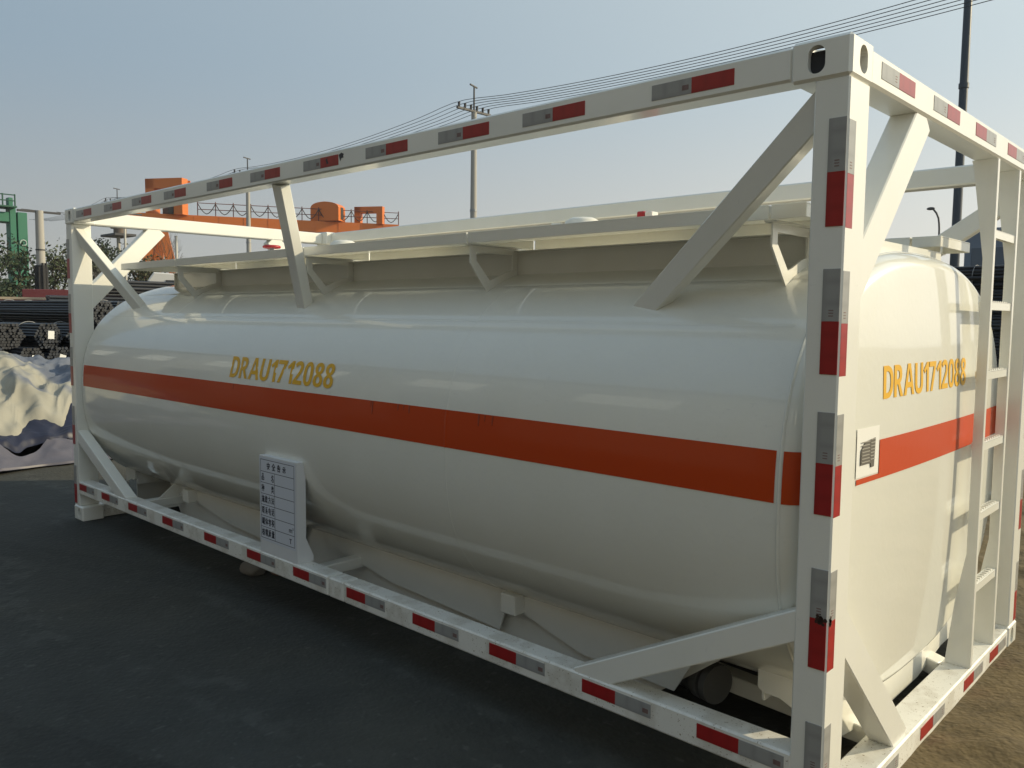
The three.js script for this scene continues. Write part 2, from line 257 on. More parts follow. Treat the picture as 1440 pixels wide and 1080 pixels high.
for (const sx of [0, 1]) { // end rails
  const xr = (a, b) => sx ? [L - b, L - a] : [a, b];
  put(tc, 'top_end_rail', range(...xr(0.005, 0.108), 2.326, 2.428, -Wd + 0.16, -0.16, 0.008), paint);
  put(tc, 'bottom_end_rail', range(...xr(0.005, 0.125), 0.004, 0.108, -Wd + 0.16, -0.16, 0.006), dusty);
}
// diagonal braces, both long sides
for (const sz of [0, 1]) {
  const M = (x, y, z) => V(x, y, sz ? -Wd - z : z);
  put(tc, 'brace', bar(M(5.985, 2.275, -0.055), M(5.16, 1.655, -0.335), 0.09, 0.062, V(0, 0, 1)), paint);
  put(tc, 'brace', bar(M(3.015, 2.335, -0.062), M(2.83, 1.665, -0.33), 0.09, 0.06, V(1, 0, 0).cross(V(0, 0, 1)).set(0, 0, 1)), paint);
  put(tc, 'brace', bar(M(0.06, 2.285, -0.055), M(0.6, 1.66, -0.33), 0.09, 0.062, V(0, 0, 1)), paint);
  put(tc, 'brace', bar(M(5.99, 0.735, -0.05), M(5.12, 0.285, -0.05), 0.09, 0.08, V(0, 0, 1)), paint);
  put(tc, 'brace', bar(M(0.06, 0.69, -0.05), M(0.98, 0.28, -0.05), 0.09, 0.08, V(0, 0, 1)), paint);
}
// diagonal braces in the ends
for (const sx of [0, 1]) for (const sz of [0, 1]) {
  if (sx && sz) continue;
  const M = (x, y, z) => V(sx ? x : L - x, y, sz ? -Wd - z : z);
  put(tc, 'end_brace', bar(M(6.0, 1.7, -0.09), M(6.0, 2.335, -0.695), 0.13, 0.088, V(1, 0, 0)), paint);
  put(tc, 'end_brace', bar(M(5.995, 0.73, -0.12), M(5.995, 0.09, -0.78), 0.115, 0.09, V(1, 0, 0)), paint);
}
// reflective tape
{
  const box = (a, b, y0, y1, face) => face === 's' ? range(a, b, y0, y1, -0.006, -0.0035, 0.0005) : range(L - 0.006, L - 0.0035, y0, y1, a, b, 0.0005);
  const tape = (red, a, b, y0, y1, face) => {
    const t = put(tc, red ? 'red_reflector' : 'grey_reflector', box(Math.min(a, b), Math.max(a, b), y0, y1, face), red ? redTape : greyTape);
    if (!red) { // small printed mark near the red end
      const v = Math.abs(b - a) > y1 - y0, l = [];
      for (let k = 0; k < 3; k++) { const s = 0.004 + 0.003 * (k % 2), o = k * 0.008; l.push(face === 's' ? (v ? range(b - 0.03 - s + o, b - 0.026 + o, y0 + 0.014, y0 + 0.03, -0.0045, -0.0028, 0.0002) : range(a + 0.02, a + 0.034, y0 + 0.014 + o, y0 + 0.017 + o, -0.0045, -0.0028, 0.0002)) : range(L - 0.0045, L - 0.0028, y0 + 0.014 + o, y0 + 0.017 + o, Math.min(a, b) + 0.02, Math.min(a, b) + 0.034, 0.0002)); }
      put(t, 'print', merge(l), tapeInk);
    }
  };
  for (const x of [0.231, 0.769, 1.249, 1.737, 2.306, 2.804, 3.324, 3.838, 4.338, 4.817, 5.398]) { tape(0, x, x + 0.15, 2.356, 2.406, 's'); tape(1, x + 0.15, x + 0.3, 2.356, 2.406, 's'); }
  for (const x of [0.112, 0.56, 1.047, 1.597, 2.183, 2.7, 3.184, 3.666, 4.171, 4.66, 5.147, 5.632]) { tape(1, x, x + 0.152, 0.25, 0.3, 's'); tape(0, x + 0.152, x + 0.304, 0.25, 0.3, 's'); }
  for (const y of [2.208, 1.785, 1.372, 0.908, 0.436]) {
    tape(0, 5.999, 6.05, y - 0.15, y, 's'); tape(1, 5.999, 6.05, y - 0.303, y - 0.15, 's');
    tape(0, -0.06, -0.011, y - 0.156, y - 0.006, 'e'); tape(1, -0.06, -0.011, y - 0.308, y - 0.156, 'e');
    tape(0, -2.424, -2.374, y - 0.16, y - 0.008, 'e'); tape(1, -2.424, -2.374, y - 0.312, y - 0.16, 'e');
    tape(0, 0.006, 0.055, y - 0.15, y, 's'); tape(1, 0.006, 0.055, y - 0.303, y - 0.15, 's');
  }
  for (const [z, r] of [[-0.24, 0], [-0.39, 1], [-0.736, 0], [-0.89, 1], [-1.255, 1], [-1.405, 0], [-1.752, 1], [-1.902, 0]]) tape(r, z, z - 0.15, 2.358, 2.408, 'e');
  for (const [z, r] of [[-0.4, 1], [-0.55, 0], [-0.945, 1], [-1.097, 0], [-1.523, 1], [-1.675, 0], [-1.945, 1], [-2.098, 0]]) tape(r, z, z - 0.15, 0.035, 0.085, 'e');
  put(tc, 'torn_sticker', merge([plate([[3.628, 2.402], [3.65, 2.41], [3.668, 2.402], [3.662, 2.392], [3.667, 2.386], [3.648, 2.384], [3.64, 2.372], [3.634, 2.386]], 'z', -0.0045, 0.0012), plate([[3.52, 2.392], [3.535, 2.398], [3.533, 2.39], [3.545, 2.372], [3.528, 2.37]], 'z', -0.0034, 0.0006)]), darkInk, 'dark torn sticker scrap beside the reflector');
  // rusty knock on the near corner post
  const l = []; for (let k = 0; k < 26; k++) { const a = rr(0, 6.28), r = 0.03 * rnd() * rnd(), s = rr(0.002, 0.007); l.push(new THREE.CircleGeometry(s, 6).rotateZ(rr(0, 3)).translate(6.034 + Math.cos(a) * r * 0.9, 0.762 + Math.sin(a) * r, -0.0022)); l.push(new THREE.CircleGeometry(s * 0.8, 6).rotateY(Math.PI / 2).translate(L - 0.0022, 0.758 + Math.sin(a) * r, -0.016 - Math.abs(Math.cos(a)) * r * 0.6)); }
  put(tc, 'rust_mark', merge(l), std([0.045, 0.022, 0.014], 0.9), 'dark rusty scrape across the reflector').userData.kind = 'stuff';
}
// ladder at the end
{
  for (const z of [-1.625, -2.0]) {
    const s = put(tc, 'ladder_stile', merge([range(6.01, L - 0.008, 0.108, 2.327, z - 0.003, z + 0.003, 0.001), range(L - 0.012, L - 0.008, 0.109, 2.325, z - 0.028, z - 0.003, 0.001)]), paint);
    put(s, 'gusset', plate([[6.011, 0.62], [5.975, 0.4], [5.945, 0.109], [6.011, 0.109]], 'z', z - 0.003, 0.006), paint);
    put(s, 'gusset', plate([[6.011, 1.9], [5.96, 2.28], [5.95, 2.325], [6.011, 2.325]], 'z', z - 0.003, 0.006), paint);
  }
  for (const y of [0.476, 0.8, 1.112, 1.423, 1.724, 2.031]) {
    const r = put(tc, 'ladder_rung', merge([range(6.005, L - 0.013, y - 0.004, y, -1.997, -1.628, 0.001), range(L - 0.017, L - 0.013, y - 0.036, y - 0.001, -1.997, -1.628, 0.001), range(6.005, 6.009, y - 0.03, y - 0.001, -1.997, -1.628, 0.001)]), paint);
    const teeth = []; for (let k = 0; k < 9; k++) teeth.push(range(6.015, 6.036, y - 0.001, y + 0.005, -1.665 - k * 0.037 - 0.009, -1.665 - k * 0.037 + 0.009, 0.0015)); put(r, 'grip', merge(teeth), dusty);
  }
}
// walkways along the top, their brackets, the spill box between
for (const sz of [0, 1]) {
  const zr = (a, b) => sz ? [-Wd - b, -Wd - a] : [a, b], z1 = (a) => sz ? -Wd - a : a;
  const cuts = [0.344, 1.272, 2.886, 4.226, 5.693, 5.82];
  for (let i = 0; i < 5; i++) { const a = cuts[i] + (i ? 0.005 : 0), b = cuts[i + 1] - (i < 4 ? 0.005 : 0); put(tc, 'walkway_deck', merge([range(a, b, 2.016, 2.0215, ...zr(-0.745, -0.28), 0.001), range(a, b, 1.973, 2.016, ...zr(-0.284, -0.28), 0.001), range(a, b, 1.973, 2.016, ...zr(-0.745, -0.741), 0.001)]), paint); }
  for (const x of [0.344, 5.816]) put(tc, 'end_plate', range(x, x + 0.004, 1.974, 2.0155, ...zr(-0.7405, -0.2845), 0.001), paint);
  for (const x of [1.272, 2.886, 4.226, 5.693]) {
    const pts = [[-0.30, 1.97], [-0.30, 1.885], [-0.415, topY(-0.415) - 0.004]], hole = [[-0.338, 1.935], [-0.338, 1.898], [-0.425, topY(-0.415) + 0.052]];
    for (let z = -0.46; z > -0.61; z -= 0.04) { pts.push([z, topY(z) - 0.004]); if (z > -0.57) hole.push([z, topY(z) + 0.04]); }
    pts.push([-0.618, topY(-0.618)], [-0.618, 1.97]); hole.push([-0.58, topY(-0.58) + 0.036], [-0.58, 1.935]);
    const fl = (l) => l.map((p) => [z1(p[0]), p[1]]);
    put(tc, 'walkway_bracket', merge([plate(fl(pts), 'x', x - 0.004, 0.008, fl(hole)), range(x - 0.023, x + 0.023, 1.966, 1.972, ...zr(-0.7, -0.29), 0.001)]), paint);
  }
  const w = []; // spill box side wall standing on the shell, with a folded top edge
  w.push(range(0.56, 5.78, topY(-0.62) - 0.02, 1.955, ...zr(-0.626, -0.62), 0.001), range(0.56, 5.78, 1.951, 1.957, ...zr(-0.62, -0.59), 0.001));
  put(tc, 'spill_box_wall', merge(w), paint);
  put(tc, 'doubler_strip', sheet([-0.62, -0.57, -0.52, -0.47, -0.462].map((z, i) => [0.3, 2, 4, 5.8].map((x) => V(x, topY(z) + (i === 4 ? 0.0005 : 0.005), z1(z))))), tankPaint);
}
for (const x of [0.56, 5.78]) { const pts = [[-0.6, 1.957]]; for (let k = 0; k <= 12; k++) { const z = -0.6 - 1.238 * k / 12; pts.push([z, topY(z) - 0.01]); } pts.push([-1.838, 1.957]); put(tc, 'spill_box_wall', plate(pts, 'x', x - 0.003, 0.006), paint); }
for (const x of [1.95, 4.15]) { // manhole lids between the walkways
  const m = put(tc, 'manhole', new THREE.CylinderGeometry(0.25, 0.25, 0.2, 40).translate(x, 1.98, ZC), paint);
  put(m, 'lid', new THREE.LatheGeometry([[0, 0.1], [0.06, 0.098], [0.095, 0.08], [0.1, 0.03], [0.24, 0.0], [0, 0]].map((p) => new THREE.Vector2(...p)), 40).translate(x, 2.08, ZC), std([0.8, 0.78, 0.7], 0.4));
  for (let k = 0; k < 6; k++) { const a = k / 6 * 6.283 + 0.3; put(m, 'clamp_bolt', rod(V(x + Math.cos(a) * 0.22, 2.06, ZC + Math.sin(a) * 0.22), V(x + Math.cos(a) * 0.22, 2.1, ZC + Math.sin(a) * 0.22), 0.016), paint); }
}
{ // red handwheel and red-capped vent valve
  const hw = put(tc, 'handwheel', merge([new THREE.TorusGeometry(0.06, 0.012, 8, 28).rotateX(Math.PI / 2).translate(1.0, 2.18, -1.2), rod(V(0.94, 2.18, -1.2), V(1.06, 2.18, -1.2), 0.008), rod(V(1, 2.18, -1.26), V(1, 2.18, -1.14), 0.008)]), redPlastic);
  put(hw, 'spindle', rod(V(1, 1.88, -1.2), V(1, 2.19, -1.2), 0.018), galv);
  const v = put(tc, 'vent_valve', merge([rod(V(4.58, 1.88, -1.2), V(4.58, 2.14, -1.2), 0.045, 0.04, 16), new THREE.CylinderGeometry(0.06, 0.06, 0.02, 20).translate(4.58, 2.09, -1.2)]), redPlastic);
  put(v, 'cap', range(4.535, 4.58, 2.14, 2.178, -1.24, -1.17, 0.006), redPlastic); put(v, 'handle_label', range(4.581, 4.625, 2.145, 2.174, -1.235, -1.175, 0.004), std([0.8, 0.76, 0.7], 0.5));
}
// tank supports: skirts, cross members, end saddles, outlet valve
{
  for (const sz of [0, 1]) {
    const at = sz ? -Wd + 0.4 : -0.406, yt = topY(-0.4, -1) + 0.02;
    for (const p of [[[2.88, yt], [2.955, 0.292], [3.52, 0.2], [4.34, 0.16], [4.42, yt]], [[4.44, yt], [4.486, 0.277], [4.823, 0.186], [5.3, 0.17], [5.42, yt]], [[1.22, yt], [1.27, 0.28], [1.75, 0.2], [2.62, 0.16], [2.7, yt]]]) put(tc, 'saddle_plate', plate(p, 'z', at, 0.008), paint);
    put(tc, 'skirt', plate([[0.75, topY(-0.44, -1) + 0.02], [0.95, 0.12], [5.2, 0.12], [5.5, topY(-0.44, -1) + 0.02]], 'z', sz ? -Wd + 0.436 : -0.444, 0.008), paint);
    for (const x of [4.455, 1.24]) put(tc, 'lug', range(x - 0.045, x + 0.045, 0.28, 0.372, sz ? -Wd + 0.33 : -0.4, sz ? -Wd + 0.4 : -0.33, 0.004), paint);
    for (const x of [1.0]) put(tc, 'stiffener', plate([[-0.14, 0.205], [-0.39, 0.205], [-0.39, topY(-0.39, -1)], [-0.36, topY(-0.36, -1)]].map((p) => [sz ? -Wd - p[0] : p[0], p[1]]), 'x', x, 0.008), paint);
  }
  for (const x of [0.98, 3.22]) put(tc, 'cross_member', range(x - 0.035, x + 0.035, 0.222, 0.282, -Wd + 0.1, -0.1, 0.005), paint);
  for (const sx of [0, 1]) for (const sz of [0, 1]) {
    const X = (x) => sx ? x : L - x, Z = (z) => sz ? -Wd - z : z;
    const g = plate([[-0.42, 0.11], [-0.62, 0.11], [-0.95, 0.06], [-1.219, 0.06], [-1.219, 0.24], [-0.95, 0.25], [-0.62, topY(-0.62, -1) + 0.05], [-0.42, topY(-0.42, -1) + 0.05]].map((p) => [Z(p[0]), p[1]]), 'x', X(5.87) - 0.005, 0.01); put(tc, 'end_saddle', g, paint);
    put(tc, 'saddle_cheek', plate([[5.683, 0.46], [5.86, 0.46], [5.86, 0.19], [5.84, 0.285], [5.765, 0.318], [5.705, 0.318], [5.683, 0.335]].map((p) => [X(p[0]), p[1]]), 'z', Math.min(Z(-0.33), Z(-0.345)), 0.012), paint);
    put(tc, 'saddle_web', range(Math.min(X(5.69), X(5.702)), Math.max(X(5.69), X(5.702)), 0.28, 0.42, Math.min(Z(-0.35), Z(-0.8)), Math.max(Z(-0.35), Z(-0.8)), 0.002), paint);
    put(tc, 'longitudinal', bar(V(X(5.93), 0.07, Z(-0.8)), V(X(4.9), 0.25, Z(-0.55)), 0.09, 0.07), paint);
  }
  const ov = put(tc, 'outlet_valve', merge([rod(V(5.05, 0.2, -0.62), V(5.36, 0.2, -0.53), 0.07, 0.07, 24), rod(V(5.2, 0.2, -0.58), V(5.2, 0.5, -0.7), 0.06, 0.06, 20)]), std([0.11, 0.115, 0.12], 0.4));
  put(ov, 'flange', rod(V(5.35, 0.2, -0.533), V(5.385, 0.2, -0.523), 0.08, 0.08, 28), std([0.13, 0.13, 0.125], 0.4)); put(ov, 'flange', rod(V(5.40, 0.2, -0.519), V(5.43, 0.2, -0.51), 0.078, 0.078, 28), std([0.13, 0.13, 0.125], 0.4));
  const wrapG = new THREE.IcosahedronGeometry(0.1, 4); { const p = wrapG.attributes.position; for (let i = 0; i < p.count; i++) { const v = V(p.getX(i), p.getY(i), p.getZ(i)), k = 1 + 0.35 * (fbm(v.x * 60 + 40, v.y * 60 + v.z * 45 + 40, 512, 3, 301) - 0.5); p.setXYZ(i, v.x * k * 1.3, v.y * k, v.z * k); } wrapG.computeVertexNormals(); }
  put(ov, 'plastic_wrap', wrapG.translate(5.14, 0.215, -0.55), std([0.1, 0.12, 0.145], 0.3));
  put(tc, 'drain_pipe', merge([rod(V(3.22, 0.27, -0.5), V(3.3, 0.27, -0.47), 0.07, 0.07, 20), rod(V(2.95, 0.29, -0.62), V(3.25, 0.27, -0.5), 0.045, 0.045, 16)]), paint);
}

// ───────────────────────── safety notice board standing on the rail ─────────────────────────
{
  const sb = thing('notice_board', 'white safety notice board with printed table standing on the lower rail', 'notice board', [3.03, 0.316, -0.035]);
  const metal = std([0.7, 0.71, 0.72], 0.4);
  put(sb, 'board', merge([range(-0.188, 0.188, 0, 0.545, 0.022, 0.025, 0.001), range(-0.188, 0.188, 0.541, 0.545, -0.03, 0.022, 0.001), plate([[-0.03, 0.541], [0.022, 0.541], [0.022, 0], [-0.075, 0], [-0.075, 0.03], [-0.03, 0.13]], 'x', 0.185, 0.003), plate([[-0.03, 0.541], [0.022, 0.541], [0.022, 0], [-0.075, 0], [-0.03, 0.13]], 'x', -0.188, 0.003)]), metal);
  const G = {
    an: [[5, 0, 5, 1.5], [1, 3, 1, 2, 9, 2, 9, 3], [4.5, 3, 3, 7, 7.5, 9.5], [7, 4.5, 6, 7.5, 2, 9.8], [.8, 5.3, 9.2, 5.3]], quan: [[5, 0, .5, 4.5], [5, 0, 9.5, 4.5], [2.5, 4.5, 7.5, 4.5], [2.8, 7, 7.2, 7], [5, 4.5, 5, 9.5], [1, 9.5, 9, 9.5]],
    gao: [[3, .3, 2, 3], [2, 2, 8.5, 2], [5, 0, 5, 4.5], [.8, 4.5, 9.2, 4.5], [2.2, 6, 2.2, 9.7], [2.2, 6, 7.8, 6, 7.8, 9.7], [2.2, 9.3, 7.8, 9.3]], shi: [[2.5, 1.5, 7.5, 1.5], [.8, 4, 9.2, 4], [5, 4, 5, 9.3, 4, 8.8], [3, 5.5, 1.2, 8.5], [7, 5.5, 8.8, 8.5]],
    pin: [[3, .5, 7, .5, 7, 4, 3, 4, 3, .5], [.8, 5.5, 4.3, 5.5, 4.3, 9.5, .8, 9.5, .8, 5.5], [5.7, 5.5, 9.2, 5.5, 9.2, 9.5, 5.7, 9.5, 5.7, 5.5]], ming: [[4.5, 0, 1.2, 4], [3.5, 1.5, 8, 1.5, 4.5, 6.5, .8, 8], [3, 3.2, 5, 4.5], [4, 6, 8.8, 6, 8.8, 9.7, 4, 9.7, 4, 6]],
    zhong: [[4, .3, 1, 1.2], [2.6, 1, 2.6, 9.7], [.4, 3, 4.6, 3], [2.6, 3.2, .4, 7], [2.6, 4, 4.4, 6], [5.4, 2.8, 9.4, 2.8, 9.4, 6.5, 5.4, 6.5, 5.4, 2.8], [7.4, .3, 7.4, 9.7]], lei: [[2.3, .5, 3.2, 2], [7.7, .5, 6.8, 2], [5, 0, 5, 4.8], [.8, 2.4, 9.2, 2.4], [4.8, 2.6, 1, 4.8], [5.2, 2.6, 9, 4.8], [.8, 6.8, 9.2, 6.8], [5, 5, 5, 7, 1, 9.7], [5.2, 7, 9.2, 9.7]],
    shi2: [[2.4, 0, 2.8, 1.3], [.4, 2, 4.8, 2], [2, 2, 1.8, 6, .4, 9.5], [1.8, 4.5, 4.2, 4.5, 4, 9, 3, 8.8], [6.3, 0, 5.2, 3], [5.8, 1.5, 9.6, 1.5], [5.4, 5, 9, 4, 9, 7, 8.3, 6.8], [7.2, 2.8, 7.2, 7.8], [5.8, 3.6, 5.8, 8.6, 6.2, 9.5, 9.6, 9.5, 9.6, 8]],
    jiu: [[.4, 2.5, 5, 2.5], [2.7, 0, 2.7, 9.3, 2, 9], [.8, 4.2, 1.6, 5.3], [2.6, 5, .4, 8.5], [4.6, 4, 3, 5.6], [2.8, 5, 4.8, 8], [3.8, .4, 4.6, 1.4], [6.8, 0, 5.6, 4], [6.2, 2.2, 9.6, 2.2], [8.6, 2.2, 7.5, 6.5, 5, 9.7], [6, 4, 7.5, 7, 9.6, 9.7]],
    fang: [[4.8, 0, 5.4, 1.5], [.6, 2.5, 9.4, 2.5], [4, 2.5, 3.6, 6, .8, 9.7], [3.7, 5, 8, 5, 7.6, 9, 5.8, 8.8]], fa: [[1, .8, 2.2, 1.8], [.4, 3.5, 1.8, 4.5], [.6, 9.4, 2.6, 5.8], [3.8, 2.4, 9.2, 2.4], [6.5, 0, 6.5, 4.8], [3.2, 4.8, 9.7, 4.8], [6, 5, 4.4, 8.8, 8.6, 8.2], [7.6, 6.4, 9.4, 9.6]],
    lian: [[.4, .8, 4.6, .8], [1.2, .8, 1.2, 7.8], [3.8, .8, 3.8, 9.7], [1.2, 3, 3.8, 3], [1.2, 5.2, 3.8, 5.2], [.3, 8, 4.6, 7.2], [6, .2, 6.6, 1.6], [9, .2, 8.2, 1.8], [5.2, 2.6, 9.6, 2.6], [4.9, 5, 9.8, 5], [7.4, 2.6, 7.2, 6, 5, 9.6], [7.4, 5.4, 9.8, 9.6]],
    xi: [[8, .4, 2, 1.4], [4.6, 1.4, 2.5, 3.4, 6, 3.2, 2, 5.8, 8.4, 5.4], [6.8, 4.2, 8.8, 6.2], [5, 5.6, 5, 9.4, 4.2, 9], [3, 6.8, 1.2, 9], [7, 6.8, 8.8, 9]], dian: [[1.4, 2, 8.2, 2, 8.2, 7, 1.4, 7, 1.4, 2], [1.4, 4.5, 8.2, 4.5], [4.8, 0, 4.8, 9, 5.3, 9.6, 9.4, 9.6, 9.4, 8]],
    hua: [[1, .6, 2.2, 1.8], [.3, 3.5, 2.2, 3.5, 2.2, 8.5, 3.4, 7.4], [9, .3, 4.4, 1.2], [3.8, 3.4, 9.7, 3.4], [6.8, 1, 6.8, 5.6], [4.6, 5.6, 9, 5.6, 9, 9.6, 4.6, 9.6, 4.6, 5.6]],
    guan: [[1.4, .2, .6, 2.2], [1.2, 1.6, 4.4, 1.6], [2.5, 1.6, 2.5, 8.4], [.3, 4.2, 4.6, 4.2], [.8, 5.8, .8, 8.6, 4.2, 8.6, 4.2, 5.8], [4.9, 1, 9.8, 1], [6.4, .2, 6.4, 1.8], [8.4, .2, 8.4, 1.8], [5.4, 2.6, 7, 2.6, 7, 4, 5.4, 4, 5.4, 2.6], [7.7, 2.6, 9.3, 2.6, 9.3, 4, 7.7, 4, 7.7, 2.6], [5.6, 5, 5.6, 9.7], [5.6, 5.4, 9.6, 5.4], [5.6, 6.8, 9.4, 6.8], [5.6, 8.2, 9.4, 8.2], [5.6, 9.6, 9.8, 9.6], [7.5, 5.4, 7.5, 9.6]],
    ti: [[2.8, .2, .4, 4.4], [1.9, 2.6, 1.9, 9.7], [3.6, 2.4, 9.7, 2.4], [6.6, .2, 6.6, 9.7], [6.4, 2.6, 3.4, 7.6], [6.8, 2.6, 9.8, 7.6], [5, 7.4, 8.2, 7.4]], rong: [[5, 0, 5, 1.2], [1, 3, 1, 1.6, 9, 1.6, 9, 3], [3.8, 2.6, 2, 4.2], [6.2, 2.6, 8, 4.2], [5, 3.6, .8, 7], [5, 3.6, 9.2, 7], [3, 6.6, 7, 6.6, 7, 9.6, 3, 9.6, 3, 6.6]],
    ji: [[4, .3, 1, 1.2], [2.6, 1, 2.6, 9.7], [.4, 3, 4.6, 3], [2.6, 3.2, .4, 7], [2.6, 4, 4.4, 6], [5.6, 1, 9.2, 1, 9.2, 5.6, 5.6, 5.6, 5.6, 1], [6.6, 6.6, 5, 9.6], [8.2, 6.6, 9.8, 9.6]],
    he: [[2.2, 0, 2.2, 9.7], [.3, 2.6, 4.2, 2.6], [2.2, 3, .3, 7], [2.3, 3.8, 4, 5.6], [6.6, .2, 7.2, 1.4], [4.6, 2, 9.8, 2], [6.4, 2, 5, 4.6, 7.6, 4.4], [8.4, 3.6, 4.6, 8.4], [8.8, 5.4, 5, 9.7], [7.4, 7, 9.8, 9.7]],
    zai: [[.8, 1.4, 6.4, 1.4], [3.4, 0, 3.4, 2.8], [.4, 2.8, 9.6, 2.8], [6.6, .2, 7.2, 6, 9.6, 9.7, 9.8, 8], [9.2, 4.4, 6, 9.4], [8, .6, 9, 1.6], [.6, 4.2, 5.6, 4.2], [2.4, 3, 1.2, 6, 5.4, 6], [3.4, 4.8, 3.4, 9.7], [.4, 7.6, 5.8, 7.2]],
    zhi: [[8.6, .2, 1.4, 1.2], [1.6, 1, 1.6, 6, .4, 9.6], [1.8, 3, 9, 3], [5.2, 1.2, 5.2, 4.2], [3, 4.4, 8.4, 4.4, 8.4, 8], [3, 4.4, 3, 8], [5.6, 5.4, 5.2, 7.6, 2.4, 9.6], [6.4, 7.8, 9, 9.6]],
    liang: [[2.4, .4, 7.6, .4, 7.6, 3, 2.4, 3, 2.4, .4], [2.4, 1.7, 7.6, 1.7], [.6, 4, 9.4, 4], [2.2, 5, 7.8, 5, 7.8, 7.6, 2.2, 7.6, 2.2, 5], [2.2, 6.3, 7.8, 6.3], [5, 5, 5, 9.6], [1.6, 8.6, 8.4, 8.6], [.6, 9.7, 9.4, 9.7]],
  };
  const cw = 660, ch = 1024, cv = document.createElement('canvas'); cv.width = cw; cv.height = ch; const x = cv.getContext('2d');
  x.fillStyle = '#d9dde6'; x.fillRect(0, 0, cw, ch); x.strokeStyle = '#15172a'; x.fillStyle = '#15172a'; x.lineCap = 'square';
  const gl = (k, px, py, w, h, lw) => { x.lineWidth = lw; for (const s of G[k]) { x.beginPath(); for (let i = 0; i < s.length; i += 2) x.lineTo(px + s[i] * w / 10, py + s[i + 1] * h / 10); x.stroke(); } };
  const X0 = 22, X1 = 640, Y0 = 30, Y1 = 990, title = 145, rows = 6, rh = (Y1 - Y0 - title) / rows, col = 284;
  x.lineWidth = 6; x.strokeRect(X0, Y0, X1 - X0, Y1 - Y0); for (let i = 0; i < rows; i++) { x.beginPath(); x.moveTo(X0, Y0 + title + i * rh); x.lineTo(X1, Y0 + title + i * rh); x.stroke(); } x.beginPath(); x.moveTo(col, Y0 + title); x.lineTo(col, Y1); x.stroke();
  ['an', 'quan', 'gao', 'shi'].forEach((k, i) => gl(k, 140 + i * 98, 62, 62, 78, 11));
  [['pin', null, null, 'ming'], ['zhong', null, null, 'lei'], ['shi2', 'jiu', 'fang', 'fa'], ['lian', 'xi', 'dian', 'hua'], ['guan', 'ti', 'rong', 'ji'], ['he', 'zai', 'zhi', 'liang']].forEach((r, i) => r.forEach((k, j) => k && gl(k, 38 + j * 61, Y0 + title + i * rh + 24, 50, 84, 9)));
  x.font = 'bold 74px sans-serif'; x.fillText('m', 535, Y0 + title + 5 * rh - 30); x.font = 'bold 40px sans-serif'; x.fillText('3', 602, Y0 + title + 5 * rh - 66); x.font = 'bold 84px sans-serif'; x.fillText('T', 545, Y0 + title + 6 * rh - 32);
  const t = new THREE.CanvasTexture(cv); t.colorSpace = THREE.SRGBColorSpace;
  put(sb, 'printed_table', new THREE.PlaneGeometry(0.36, 0.47).translate(-0.004, 0.303, 0.0262), std([0.92, 0.92, 0.92], 0.4, { map: t }));
}
